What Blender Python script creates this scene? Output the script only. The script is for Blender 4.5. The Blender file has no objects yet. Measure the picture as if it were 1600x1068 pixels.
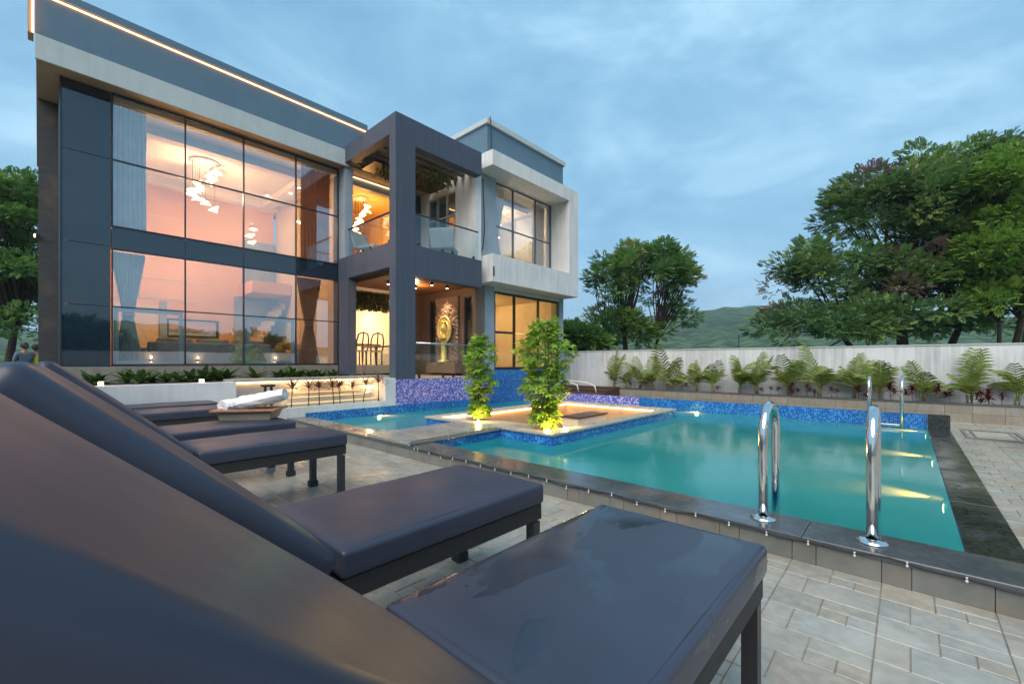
import bpy, bmesh, math, random
import numpy as np
from mathutils import Vector, Matrix, Euler
random.seed(7); RNG = np.random.default_rng(7)
PI = math.pi; R = math.radians
SC = bpy.context.scene; COL = SC.collection

# ------------------------------------------------------------------ camera
PHI = R(42.4)
cam_d = bpy.data.cameras.new('camera'); cam = bpy.data.objects.new('camera', cam_d); COL.objects.link(cam)
cam_d.sensor_width = 36; cam_d.lens = 36 * 676 / 1600; cam_d.shift_y = 30 / 1600
cam_d.clip_start = 0.02; cam_d.clip_end = 6000
cam.location = (0, 0, 1); cam.rotation_euler = (PI / 2, 0, PHI - PI / 2)
SC.camera = cam

# ------------------------------------------------------------------ world, sun, exposure
W = bpy.data.worlds.new('World'); SC.world = W; W.use_nodes = True
SUN_EL, SUN_AZ = R(48), R(200)
nt = W.node_tree; nt.nodes.clear()
def wn(t, **k):
    n = nt.nodes.new(t)
    for a, b in k.items(): setattr(n, a, b)
    return n
sky = wn('ShaderNodeTexSky', sky_type='NISHITA', sun_disc=False, sun_elevation=SUN_EL, sun_rotation=R(90) - SUN_AZ)
tc = wn('ShaderNodeTexCoord'); mp = wn('ShaderNodeMapping'); mp.inputs['Scale'].default_value = (1, 1, 2.2)
mp.inputs['Rotation'].default_value = (0.1, 0.25, 0.9)
n1 = wn('ShaderNodeTexNoise'); n1.inputs['Scale'].default_value = 2.9; n1.inputs['Detail'].default_value = 8; n1.inputs['Roughness'].default_value = .60
n1.inputs['Distortion'].default_value = .35
cr = wn('ShaderNodeValToRGB'); e = cr.color_ramp.elements
e[0].position = .29; e[0].color = (.90, 2.15, 3.4, 1); e[1].position = .76; e[1].color = (2.75, 4.45, 5.6, 1)
m_ = e.new(.5); m_.color = (1.40, 2.85, 4.05, 1)
mx = wn('ShaderNodeMix', data_type='RGBA'); mx.inputs[0].default_value = .88
bg = wn('ShaderNodeBackground'); bg.inputs[1].default_value = .074; wo = wn('ShaderNodeOutputWorld')
L = nt.links.new
L(tc.outputs['Generated'], mp.inputs[0]); L(mp.outputs[0], n1.inputs[0]); L(n1.outputs[0], cr.inputs[0])
L(sky.outputs[0], mx.inputs[6]); L(cr.outputs[0], mx.inputs[7]); L(mx.outputs[2], bg.inputs[0]); L(bg.outputs[0], wo.inputs[0])
sd = bpy.data.lights.new('sun', 'SUN'); sd.energy = 1.5; sd.angle = R(60); sd.color = (1, .90, .79)
so = bpy.data.objects.new('sun', sd); COL.objects.link(so)
so.rotation_euler = (Vector((math.cos(SUN_AZ) * math.cos(SUN_EL), math.sin(SUN_AZ) * math.cos(SUN_EL), math.sin(SUN_EL)))).to_track_quat('Z', 'Y').to_euler()
SC.view_settings.view_transform = 'Standard'; SC.view_settings.look = 'None'; SC.view_settings.exposure = 1.55
SC.view_settings.gamma = 1; SC.view_settings.use_curve_mapping = False
SC.render.engine = 'CYCLES'
cy = SC.cycles; cy.max_bounces = 9; cy.diffuse_bounces = 4; cy.glossy_bounces = 4; cy.transmission_bounces = 6; cy.transparent_max_bounces = 14
cy.caustics_reflective = False; cy.caustics_refractive = False; cy.sample_clamp_indirect = 6; cy.use_denoising = True

# ------------------------------------------------------------------ materials
class NT:
    def __init__(s, name):
        s.m = bpy.data.materials.new(name); s.m.use_nodes = True; s.t = s.m.node_tree
        s.t.nodes.clear(); s.out = s.n('ShaderNodeOutputMaterial')
    def n(s, t, **k):
        x = s.t.nodes.new(t)
        for a, b in k.items(): setattr(x, a, b)
        return x
    def l(s, a, b): s.t.links.new(a, b)
    def math(s, op, a, b=None, c=None):
        x = s.n('ShaderNodeMath', operation=op)
        for i, v in enumerate((a, b, c)):
            if v is None: continue
            if isinstance(v, (int, float)): x.inputs[i].default_value = v
            else: s.l(v, x.inputs[i])
        return x.outputs[0]
    def noise(s, scale, detail=4, vec=None, rough=.55, dist=0):
        x = s.n('ShaderNodeTexNoise'); x.inputs['Scale'].default_value = scale; x.inputs['Detail'].default_value = detail
        x.inputs['Roughness'].default_value = rough; x.inputs['Distortion'].default_value = dist
        if vec is not None: s.l(vec, x.inputs['Vector'])
        return x.outputs[0]
    def pos(s, scale=(1, 1, 1)):
        g = s.n('ShaderNodeNewGeometry'); m = s.n('ShaderNodeMapping'); m.inputs['Scale'].default_value = scale
        s.l(g.outputs['Position'], m.inputs[0]); return m.outputs[0]
    def ramp(s, fac, stops, const=False):
        x = s.n('ShaderNodeValToRGB'); r = x.color_ramp
        if const: r.interpolation = 'CONSTANT'
        while len(r.elements) < len(stops): r.elements.new(.5)
        for e_, (p, c) in zip(r.elements, stops):
            e_.position = p; e_.color = (*c, 1) if len(c) == 3 else c
        s.l(fac, x.inputs[0]); return x.outputs[0]
    def mixc(s, f, a, b, mode='MIX'):
        x = s.n('ShaderNodeMix', data_type='RGBA', blend_type=mode)
        for i, v in ((0, f), (6, a), (7, b)):
            if isinstance(v, (int, float)): x.inputs[i].default_value = v
            elif isinstance(v, tuple): x.inputs[i].default_value = (*v, 1)
            else: s.l(v, x.inputs[i])
        return x.outputs[2]
    def bump(s, h, strength=.3, dist=.01):
        x = s.n('ShaderNodeBump'); x.inputs['Strength'].default_value = strength; x.inputs['Distance'].default_value = dist
        s.l(h, x.inputs['Height']); return x.outputs[0]
    def bsdf(s, color, rough=.5, metal=0, spec=.5, normal=None, **k):
        x = s.n('ShaderNodeBsdfPrincipled')
        for nm, v in (('Base Color', color), ('Roughness', rough), ('Metallic', metal), ('Specular IOR Level', spec), *k.items()):
            if isinstance(v, (int, float)): x.inputs[nm].default_value = v
            elif isinstance(v, tuple): x.inputs[nm].default_value = (*v, 1)
            else: s.l(v, x.inputs[nm])
        if normal is not None: s.l(normal, x.inputs['Normal'])
        return x.outputs[0]
    def done(s, shader): s.l(shader, s.out.inputs[0]); return s.m

def m_plain(name, c, rough=.6, var=.18, scale=3, bump=.0, bscale=60, metal=0, spec=.5, stretch=(1, 1, 1)):
    t = NT(name); p = t.pos(stretch); f = t.noise(scale, 5, p)
    lo = tuple(x * (1 - var) for x in c); hi = tuple(min(1, x * (1 + var)) for x in c)
    col = t.ramp(f, [(.3, lo), (.7, hi)])
    nm = t.bump(t.noise(bscale, 3, p), bump, .004) if bump else None
    return t.done(t.bsdf(col, rough, metal, spec, nm))
def m_emit(name, c, s):
    t = NT(name); e_ = t.n('ShaderNodeEmission'); e_.inputs[0].default_value = (*c, 1); e_.inputs[1].default_value = s
    return t.done(e_.outputs[0])
def m_stained(name, c, dirt, rough=.75, amount=.5):
    t = NT(name); p = t.pos((9, 9, .5)); q = t.pos()
    f = t.math('MULTIPLY', t.noise(1.6, 6, p), t.noise(1.1, 4, q))
    col = t.mixc(t.ramp(f, [(.2, (0, 0, 0)), (.42, (amount,) * 3)]), c, dirt)
    col = t.mixc(t.ramp(t.noise(5, 5, q), [(.35, (0, 0, 0)), (.7, (.25,) * 3)]), col, tuple(x * .75 for x in c))
    return t.done(t.bsdf(col, rough, 0, .3, t.bump(t.noise(70, 3, q), .12, .004)))
def m_mosaic(name, pal, size, grout=(.25, .4, .5), flat=False, rough=.15):
    t = NT(name); g = t.n('ShaderNodeNewGeometry'); sp = t.n('ShaderNodeSeparateXYZ'); t.l(g.outputs['Position'], sp.inputs[0])
    if flat: u, v = sp.outputs[0], sp.outputs[1]
    else: u, v = t.math('ADD', sp.outputs[0], sp.outputs[1]), sp.outputs[2]
    u = t.math('DIVIDE', u, size); v = t.math('DIVIDE', v, size)
    cb = t.n('ShaderNodeCombineXYZ'); t.l(t.math('FLOOR', u), cb.inputs[0]); t.l(t.math('FLOOR', v), cb.inputs[1])
    wnz = t.n('ShaderNodeTexWhiteNoise', noise_dimensions='2D'); t.l(cb.outputs[0], wnz.inputs['Vector'])
    n_ = len(pal); col = t.ramp(wnz.outputs['Value'], [(i / n_, c) for i, c in enumerate(pal)], True)
    fu, fv = t.math('FRACT', u), t.math('FRACT', v)
    ed = t.math('MAXIMUM', t.math('LESS_THAN', fu, .1), t.math('LESS_THAN', fv, .1))
    col = t.mixc(ed, col, grout)
    nz = t.noise(2, 3, t.pos())
    col = t.mixc(t.ramp(nz, [(.4, (0, 0, 0)), (.7, (.25,) * 3)]), col, tuple(x * .7 for x in pal[0]))
    inv = t.math('SUBTRACT', 1, ed)
    return t.done(t.bsdf(col, rough, 0, .5, t.bump(inv, .25, .003)))
def m_stone(name, cols, wet=.3, scale=5, dry=.55, streak=(1, 1, 1), bump=.2):
    """natural stone tile: each piece takes its own tone"""
    t = NT(name); oi = t.n('ShaderNodeObjectInfo'); g = t.n('ShaderNodeNewGeometry')
    r = t.math('FRACT', t.math('ADD', oi.outputs['Random'], g.outputs['Random Per Island']))
    n_ = len(cols); base = t.ramp(r, [(i / max(1, n_ - 1), c) for i, c in enumerate(cols)])
    p = t.pos(streak); f = t.noise(scale, 7, p, .62, .6); f2 = t.noise(scale * 5, 5, p, .6)
    col = t.mixc(t.ramp(f, [(.35, (0, 0, 0)), (.7, (.55,) * 3)]), base, tuple(x * .62 for x in cols[0]))
    col = t.mixc(t.ramp(f2, [(.4, (0, 0, 0)), (.75, (.35,) * 3)]), col, tuple(min(1, x * 1.5) for x in cols[-1]))
    rust = t.noise(2.3, 5, t.pos())
    col = t.mixc(t.ramp(rust, [(.55, (0, 0, 0)), (.75, (.4,) * 3)]), col, (.30, .19, .10))
    ro = t.ramp(t.noise(1.9, 4, t.pos()), [(.38, (wet,) * 3), (.62, (dry,) * 3)])
    return t.done(t.bsdf(col, ro, 0, .5, t.bump(f2, bump, .004)))
def m_glass(name, f0=.13, tint=(.93, .97, .98), rough=.0):
    t = NT(name); lw = t.n('ShaderNodeLayerWeight'); lw.inputs[0].default_value = .5
    f = t.math('POWER', lw.outputs['Facing'], 5.0); f = t.math('ADD', t.math('MULTIPLY', f, 1 - f0), f0)
    tr = t.n('ShaderNodeBsdfTransparent'); tr.inputs[0].default_value = (*tint, 1)
    gl = t.n('ShaderNodeBsdfGlossy'); gl.inputs['Roughness'].default_value = rough; gl.inputs[0].default_value = (.95, .97, 1, 1); t.l(t.bump(t.noise(1.3, 2, t.pos()), .05, .02), gl.inputs['Normal'])
    mx_ = t.n('ShaderNodeMixShader'); t.l(f, mx_.inputs[0]); t.l(tr.outputs[0], mx_.inputs[1]); t.l(gl.outputs[0], mx_.inputs[2])
    return t.done(mx_.outputs[0])
def m_water(name):
    t = NT(name); lw = t.n('ShaderNodeLayerWeight'); lw.inputs[0].default_value = .5
    p = t.pos((1, 1, 1)); h = t.noise(3.2, 3, p, .5, .4)
    nm = t.bump(h, .10, .02)
    t.l(nm, lw.inputs['Normal'])
    f = t.math('POWER', lw.outputs['Facing'], 5.0); f = t.math('ADD', t.math('MULTIPLY', f, .8), .022)
    tr = t.n('ShaderNodeBsdfTransparent'); tr.inputs[0].default_value = (.30, .88, .92, 1)
    df = t.n('ShaderNodeBsdfDiffuse'); tl = t.n('ShaderNodeBsdfTranslucent')
    cloud = t.ramp(t.noise(.35, 3, p), [(.35, (.01, .46, .47)), (.65, (.13, .68, .68))])
    t.l(cloud, df.inputs[0]); tl.inputs[0].default_value = (.60, .66, .40, 1)
    a = t.n('ShaderNodeMixShader'); a.inputs[0].default_value = .45; t.l(df.outputs[0], a.inputs[1]); t.l(tl.outputs[0], a.inputs[2])
    b = t.n('ShaderNodeMixShader'); b.inputs[0].default_value = .65; t.l(tr.outputs[0], b.inputs[1]); t.l(a.outputs[0], b.inputs[2])
    gl = t.n('ShaderNodeBsdfGlossy'); gl.inputs['Roughness'].default_value = .09; t.l(nm, gl.inputs['Normal'])
    c = t.n('ShaderNodeMixShader'); t.l(f, c.inputs[0]); t.l(b.outputs[0], c.inputs[1]); t.l(gl.outputs[0], c.inputs[2])
    return t.done(c.outputs[0])
def m_leaf(name, cols, rough=.5, transl=.3):
    t = NT(name); at = t.n('ShaderNodeAttribute', attribute_name='tone'); g = t.n('ShaderNodeNewGeometry')
    f = t.math('ADD', t.math('MULTIPLY', at.outputs['Fac'], .8), t.math('MULTIPLY', g.outputs['Random Per Island'], .2))
    n_ = len(cols); col = t.ramp(f, [(i / max(1, n_ - 1), c) for i, c in enumerate(cols)])
    b = t.bsdf(col, rough, 0, .35); tl = t.n('ShaderNodeBsdfTranslucent'); t.l(col, tl.inputs[0])
    m2 = t.n('ShaderNodeMixShader'); m2.inputs[0].default_value = transl; t.l(b, m2.inputs[1]); t.l(tl.outputs[0], m2.inputs[2])
    return t.done(m2.outputs[0])
def m_leather(name, wet=False):
    t = NT(name); p = t.pos(); grain = t.noise(260, 2, p)
    col = t.ramp(t.noise(2.2, 4, p), [(.3, (.022, .027, .047)), (.7, (.034, .040, .066))])
    if wet:
        g = t.noise(2.5, 3, t.pos((1, 1.6, 1)), .5, .9)
        f = t.ramp(g, [(.515, (0, 0, 0)), (.545, (1, 1, 1))])
        drops = t.ramp(t.noise(16, 2, p, .4), [(.70, (0, 0, 0)), (.71, (1, 1, 1))])
        fx = t.math('MAXIMUM', f, drops)
        ro = t.ramp(fx, [(0, (.40,) * 3), (1, (.16,) * 3)])
        col = t.mixc(t.math('MULTIPLY', fx, .45), col, (.009, .013, .024))
        h = t.math('ADD', t.math('MULTIPLY', grain, .12), fx)
        return t.done(t.bsdf(col, ro, 0, .7, t.bump(h, .12, .002)))
    ro = t.ramp(t.noise(3.5, 4, p), [(.35, (.40,) * 3), (.7, (.52,) * 3)])
    h2 = t.math('ADD', t.math('MULTIPLY', grain, .05), t.math('MULTIPLY', t.noise(5, 4, p, .55, .8), .8))
    return t.done(t.bsdf(col, ro, 0, .5, t.bump(h2, .22, .006)))
def m_granite(name):
    t = NT(name); p = t.pos(); f = t.noise(4, 6, p); rip = t.noise(9, 3, t.pos((1, 2.5, 1)), .5, .6)
    col = t.ramp(t.noise(45, 4, p), [(.35, (.010, .013, .014)), (.7, (.045, .05, .048))])
    col = t.mixc(t.ramp(f, [(.5, (0, 0, 0)), (.72, (.45,) * 3)]), col, (.06, .06, .035))
    ro = t.ramp(t.noise(3, 3, p), [(.4, (.06,) * 3), (.65, (.3,) * 3)])
    return t.done(t.bsdf(col, ro, 0, .55, t.bump(rip, .25, .006)))
def m_weave(name, c, sc=160):
    t = NT(name); p = t.pos(); w1 = t.n('ShaderNodeTexWave'); w1.inputs['Scale'].default_value = sc / 6; t.l(p, w1.inputs[0])
    w2 = t.n('ShaderNodeTexWave', bands_direction='Z'); w2.inputs['Scale'].default_value = sc / 4; t.l(p, w2.inputs[0])
    h = t.math('MULTIPLY', w1.outputs[1], w2.outputs[1])
    col = t.ramp(h, [(0, tuple(x * .3 for x in c)), (.6, c)])
    return t.done(t.bsdf(col, .5, 0, .5, t.bump(h, .8, .004)))
def m_wood(name, a, b, st=(12, 1.2, 12), rough=.45):
    t = NT(name); f = t.noise(2.2, 6, t.pos(st), .6, .8)
    oi = t.n('ShaderNodeObjectInfo'); col = t.ramp(f, [(.3, a), (.7, b)])
    col = t.mixc(t.math('MULTIPLY', oi.outputs['Random'], .35), col, tuple(x * .6 for x in a))
    return t.done(t.bsdf(col, rough, 0, .4, t.bump(f, .15, .003)))

M = {}
M['white_wall'] = m_stained('white_render', (.74, .73, .72), (.42, .42, .42), amount=.45)
M['bound'] = m_stained('boundary_paint', (.60, .62, .63), (.30, .31, .31), amount=.8)
M['fascia'] = m_stained('fascia_concrete', (.50, .55, .55), (.34, .36, .35), amount=.35)
M['greyblue'] = m_stained('grey_blue_paint', (.115, .195, .265), (.09, .15, .20), amount=.35)
M['charcoal'] = m_stained('charcoal_render', (.072, .088, .125), (.050, .060, .082), .62, .6)
M['soffit'] = m_plain('soffit_paint', (.36, .27, .19), .7, .1)
M['column'] = m_plain('blue_grey_column', (.30, .36, .42), .6, .1)
M['stone_dark'] = m_stone('dark_cladding', [(.035, .034, .036), (.07, .065, .066)], .4, 4, .6, (1, 1, 6), .6)
M['spandrel'] = m_plain('spandrel_glass', (.012, .026, .042), .03, .05, spec=1.0)
M['alu'] = m_plain('dark_aluminium', (.03, .045, .065), .35, .1, metal=.6)
M['alu_blue'] = m_plain('blue_grey_aluminium', (.10, .15, .20), .35, .1, metal=.4); M['alu_white'] = m_plain('white_aluminium', (.62, .60, .56), .4, .05)
M['glass'] = m_glass('window_glass', .20)
M['glass_b'] = m_glass('bronze_glass', .06, (.85, .82, .76))
M['rail_glass'] = m_glass('railing_glass', .055, (.90, .95, .95))
M['int_salmon'] = m_plain('interior_salmon', (.80, .50, .29), .8, .04)
M['int_cream'] = m_plain('interior_cream', (.74, .64, .48), .8, .04)
M['int_ochre'] = m_plain('interior_ochre', (.62, .40, .15), .7, .06)
M['int_pale'] = m_plain('interior_pale', (.74, .68, .62), .8, .04)
M['int_ceil'] = m_plain('interior_ceiling', (.76, .72, .68), .8, .03)
M['int_floor'] = m_plain('interior_floor', (.45, .40, .34), .25, .05)
M['brown_wall'] = m_plain('brown_render', (.13, .085, .062), .6, .12, 3, .2, 40)
M['wood_ceiling'] = m_wood('wood_ceiling', (.20, .085, .03), (.32, .15, .06))
M['wood_slat'] = m_wood('wood_slat', (.07, .05, .04), (.14, .11, .08))
M['wood_dark'] = m_wood('wood_dark', (.05, .028, .02), (.10, .055, .035))
M['wood_rim'] = m_wood('wood_rim', (.30, .12, .06), (.42, .20, .10))
M['splitstone'] = m_stone('split_face_stone', [(.20, .13, .10), (.30, .21, .16)], .5, 5, .7, (1, 1, 3), 1.0)
M['gold'] = m_plain('gilded_metal', (.78, .66, .22), .38, .15, 12, metal=.35)
M['mos_purple'] = m_mosaic('violet_mosaic', [(.10, .09, .40), (.20, .17, .55), (.42, .38, .74), (.13, .11, .48), (.62, .58, .82), (.08, .08, .36)], .024, (.30, .28, .5))
M['mos_blue'] = m_mosaic('blue_mosaic', [(.006, .07, .34), (.008, .11, .44), (.02, .17, .52), (.004, .06, .30), (.05, .28, .60)], .024, (.10, .32, .55))
M['mos_floor'] = m_mosaic('pool_floor_mosaic', [(.02, .28, .42), (.03, .34, .48), (.05, .40, .52)], .03, (.15, .45, .55), True)
M['water'] = m_water('pool_water')
M['paver'] = m_stone('paver_stone', [(.25, .24, .20), (.31, .305, .265), (.30, .26, .205), (.34, .335, .30), (.265, .28, .265), (.36, .325, .265)], .16, 5, .42, (1, .8, 1), .25)
M['grout'] = m_plain('grout', (.29, .25, .205), .8, .4, 5)
M['kerb'] = m_stone('kerb_stone', [(.135, .14, .13), (.19, .195, .18), (.155, .14, .12)], .3, 4, .5, (1, 1, 1), .2)
M['kerb_wall'] = m_stone('planter_stone', [(.21, .18, .14), (.29, .26, .21), (.24, .23, .20)], .4, 5, .6, (3, 3, .6), .3)
M['slate'] = m_stone('wet_slate', [(.055, .065, .075), (.085, .095, .105)], .08, 4, .32, (1, 1, 1), .25)
M['granite'] = m_granite('wet_granite')
M['bridge'] = m_stone('bridge_stone', [(.24, .235, .20), (.30, .29, .25)], .12, 3, .35, (1, 1, 1), .15)
M['coping_tan'] = m_stone('pit_coping', [(.36, .33, .27), (.42, .39, .33)], .25, 4, .5, (1, 1, 1), .15)
M['pit_wall'] = m_plain('pit_render', (.44, .30, .17), .6, .15, 3)
M['leather'] = m_leather('slate_leather'); M['leather_wet'] = m_leather('wet_leather', True)
M['rattan'] = m_weave('black_rattan', (.016, .016, .018), 260); M['black'] = m_plain('black_metal', (.018, .019, .021), .4, .15)
M['cap'] = m_plain('rubber', (.02, .02, .02), .7, .1)
M['steel'] = m_plain('stainless_steel', (.70, .70, .69), .10, .05, metal=1)
M['towel'] = m_plain('towel_cloth', (.80, .81, .84), .95, .05, 8, .6, 240)
M['basket'] = m_weave('cream_wicker', (.62, .55, .42), 220)
M['soil'] = m_plain('soil', (.05, .035, .025), .9, .3, 20, .5, 40)
M['led'] = m_emit('led_warm', (1, .50, .20), 7); M['led_roof'] = m_emit('led_roof', (1, .38, .16), 3.2)
M['led_thin'] = m_emit('led_riser', (1, .62, .28), .8); M['led_cool'] = m_emit('led_step', (1, .60, .26), 2.4); M['bulb'] = m_emit('bulb_warm', (1, .66, .34), 9)
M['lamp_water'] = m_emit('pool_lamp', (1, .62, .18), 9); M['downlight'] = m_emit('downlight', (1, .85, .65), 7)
M['wire'] = m_plain('black_wire', (.012, .012, .012), .5, .1); M['amber'] = m_emit('amber_glass', (1, .60, .24), 3.4); M['pearl'] = m_plain('bulb_glass', (.5, .5, .5), .12, .02)
def m_cloth(name, c):
    t = NT(name); p = t.pos(); col = t.ramp(t.noise(5, 4, p), [(.3, tuple(x * .85 for x in c)), (.7, c)]); d = t.bsdf(col, .9, 0, .2); tl = t.n('ShaderNodeBsdfTranslucent'); t.l(col, tl.inputs[0])
    m2 = t.n('ShaderNodeMixShader'); m2.inputs[0].default_value = .42; t.l(d, m2.inputs[1]); t.l(tl.outputs[0], m2.inputs[2]); return t.done(m2.outputs[0])
M['curtain_grey'] = m_cloth('grey_curtain', (.58, .68, .74)); M['curtain_brown'] = m_cloth('brown_curtain', (.70, .38, .19)); M['curtain_gold'] = m_cloth('gold_curtain', (.60, .34, .09)); M['curtain_cream'] = m_cloth('cream_curtain', (.70, .60, .50))
M['sofa'] = m_plain('sofa_fabric', (.34, .32, .33), .9, .1, 6); M['screen'] = m_plain('picture_dark', (.02, .025, .03), .2, .1)
M['skin'] = m_plain('skin', (.30, .17, .11), .6, .05); M['hair'] = m_plain('hair', (.015, .010, .008), .6, .1)
M['cloth_blue'] = m_plain('blue_cloth', (.09, .13, .19), .9, .1); M['cloth_yellow'] = m_plain('yellow_cloth', (.45, .42, .04), .9, .2, 9)
M['cloth_dark'] = m_plain('dark_cloth', (.03, .03, .04), .9, .1)
M['bark'] = m_plain('bark', (.045, .034, .026), .9, .3, 9, .5, 30)
M['stem'] = m_plain('young_stem', (.16, .13, .07), .8, .2, 9)
M['ground'] = m_plain('ground_soil', (.10, .11, .05), .95, .3, .6, .3, 5)
M['lf_dark'] = m_leaf('dark_leaves', [(0.049, 0.104, 0.034), (0.073, 0.165, 0.046), (0.122, 0.232, 0.059), (0.22, 0.329, 0.073)])
M['lf_purple'] = m_leaf('pod_leaves', [(0.057, 0.116, 0.049), (0.085, 0.175, 0.063), (0.13, 0.239, 0.074), (0.273, 0.368, 0.082), (0.192, 0.102, 0.137)])
M['lf_mid'] = m_leaf('mixed_leaves', [(0.061, 0.122, 0.041), (0.098, 0.201, 0.056), (0.171, 0.293, 0.071), (0.205, 0.352, 0.085), (0.342, 0.232, 0.098)])
M['lf_green'] = m_leaf('green_leaves', [(0.07, 0.147, 0.043), (0.12, 0.245, 0.063), (0.197, 0.351, 0.084), (0.281, 0.421, 0.098)])
M['lf_light'] = m_leaf('light_leaves', [(0.138, 0.263, 0.045), (0.213, 0.362, 0.062), (0.312, 0.463, 0.088)])
M['lf_pit'] = m_leaf('planter_leaves', [(.13, .26, .035), (.19, .36, .045), (.30, .46, .06), (.42, .52, .09)], .4, .4)
M['lf_palm'] = m_leaf('palm_leaves', [(.09, .14, .03), (.16, .22, .04), (.27, .29, .075)])
M['lf_red'] = m_leaf('red_leaves', [(.055, .010, .014), (.12, .02, .025), (.20, .05, .045)])
M['lf_drac'] = m_leaf('dracaena_leaves', [(.10, .045, .035), (.18, .085, .06)])
M['lf_bed'] = m_leaf('bed_leaves', [(.025, .06, .015), (.05, .11, .025), (.10, .16, .04)])
M['lf_hang'] = m_leaf('hanging_leaves', [(.06, .07, .02), (.12, .14, .04)])

# ------------------------------------------------------------------ object helpers
WL = {}     # world location of every object made here
def tag(o, label=None, cat=None, group=None, kind=None):
    for k, v in (('label', label), ('category', cat), ('group', group), ('kind', kind)):
        if v: o[k] = v
    return o
def link(o, parent, loc):
    COL.objects.link(o); WL[o.name] = Vector(loc)
    if parent is not None:
        o.parent = parent; o.location = Vector(loc) - WL[parent.name]
    else: o.location = loc
    return o
def empty(name, loc, label=None, cat=None, group=None, kind=None, rz=0):
    o = bpy.data.objects.new(name, None); o.empty_display_size = .1; link(o, None, loc); o.rotation_euler = (0, 0, rz)
    return tag(o, label, cat, group, kind)
def meshobj(name, me, parent=None, loc=(0, 0, 0)):
    return link(bpy.data.objects.new(name, me), parent, loc)
class MB:
    def __init__(s): s.v = []; s.f = []
    def add(s, vs, fs):
        o = len(s.v); s.v += [tuple(x) for x in vs]; s.f += [tuple(i + o for i in f) for f in fs]; return s
    def box(s, x0, x1, y0, y1, z0, z1, c=0):
        if c:
            vs = [(x0, y0, z0), (x1, y0, z0), (x1, y1, z0), (x0, y1, z0), (x0, y0, z1 - c), (x1, y0, z1 - c), (x1, y1, z1 - c), (x0, y1, z1 - c),
                  (x0 + c, y0 + c, z1), (x1 - c, y0 + c, z1), (x1 - c, y1 - c, z1), (x0 + c, y1 - c, z1)]
            fs = [(3, 2, 1, 0), (8, 9, 10, 11)] + [(i, (i + 1) % 4, 4 + (i + 1) % 4, 4 + i) for i in range(4)] + [(4 + i, 4 + (i + 1) % 4, 8 + (i + 1) % 4, 8 + i) for i in range(4)]
            return s.add(vs, fs)
        vs = [(x0, y0, z0), (x1, y0, z0), (x1, y1, z0), (x0, y1, z0), (x0, y0, z1), (x1, y0, z1), (x1, y1, z1), (x0, y1, z1)]
        return s.add(vs, [(3, 2, 1, 0), (4, 5, 6, 7), (0, 1, 5, 4), (1, 2, 6, 5), (2, 3, 7, 6), (3, 0, 4, 7)])
    def tube(s, pts, r, n=8, cap=True):
        pts = [Vector(p) for p in pts]; rs = r if isinstance(r, (list, tuple)) else [r] * len(pts); o = len(s.v)
        up = Vector((0, 0, 1)); t0 = (pts[1] - pts[0]).normalized()
        a = t0.cross(up if abs(t0.z) < .9 else Vector((1, 0, 0))).normalized()
        for i, p in enumerate(pts):
            t = (pts[min(i + 1, len(pts) - 1)] - pts[max(i - 1, 0)]).normalized()
            a = (a - t * a.dot(t)).normalized(); b = t.cross(a)
            for k in range(n):
                q = 2 * PI * k / n; s.v.append(tuple(p + (a * math.cos(q) + b * math.sin(q)) * rs[i]))
        for i in range(len(pts) - 1):
            for k in range(n):
                k2 = (k + 1) % n; s.f.append((o + i * n + k, o + i * n + k2, o + (i + 1) * n + k2, o + (i + 1) * n + k))
        if cap: s.f.append(tuple(o + k for k in range(n))[::-1]); s.f.append(tuple(o + (len(pts) - 1) * n + k for k in range(n)))
        return s
    def lathe(s, prof, c=(0, 0, 0), n=16):
        o = len(s.v)
        for r, z in prof:
            for k in range(n):
                q = 2 * PI * k / n; s.v.append((c[0] + r * math.cos(q), c[1] + r * math.sin(q), c[2] + z))
        for i in range(len(prof) - 1):
            for k in range(n):
                k2 = (k + 1) % n; s.f.append((o + i * n + k, o + i * n + k2, o + (i + 1) * n + k2, o + (i + 1) * n + k))
        return s
    def ball(s, c, r, n=8, m=6, sc=(1, 1, 1)):
        return s.add(*ball_vf(c, r, n, m, sc))
    def xf(s, mat): s.v = [tuple(mat @ Vector(p)) for p in s.v]; return s
    def mesh(s, name, mat, smooth=False, off=(0, 0, 0)):
        me = bpy.data.meshes.new(name)
        me.from_pydata([(x - off[0], y - off[1], z - off[2]) for x, y, z in s.v], [], s.f)
        if mat: me.materials.append(mat)
        if smooth: me.polygons.foreach_set('use_smooth', [True] * len(me.polygons))
        me.update(); return me
    def build(s, name, mat, parent=None, smooth=False, local=False, bevel=0, seg=2):
        """world-space shape -> object with its origin at the middle of its base (local: keep the parent's frame)"""
        if local: off = (0, 0, 0); loc = WL[parent.name] if parent else (0, 0, 0)
        else:
            a = np.array(s.v); lo, hi = a.min(0), a.max(0); off = ((lo[0] + hi[0]) / 2, (lo[1] + hi[1]) / 2, lo[2]); loc = off
        me = s.mesh(name, mat, smooth, off)
        if bevel:
            bm = bmesh.new(); bm.from_mesh(me)
            bmesh.ops.bevel(bm, geom=bm.edges[:], offset=bevel, segments=seg, profile=.5, affect='EDGES', clamp_overlap=True)
            if smooth:
                for f in bm.faces: f.smooth = True
            bm.to_mesh(me); bm.free()
        return meshobj(name, me, parent, loc)
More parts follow.
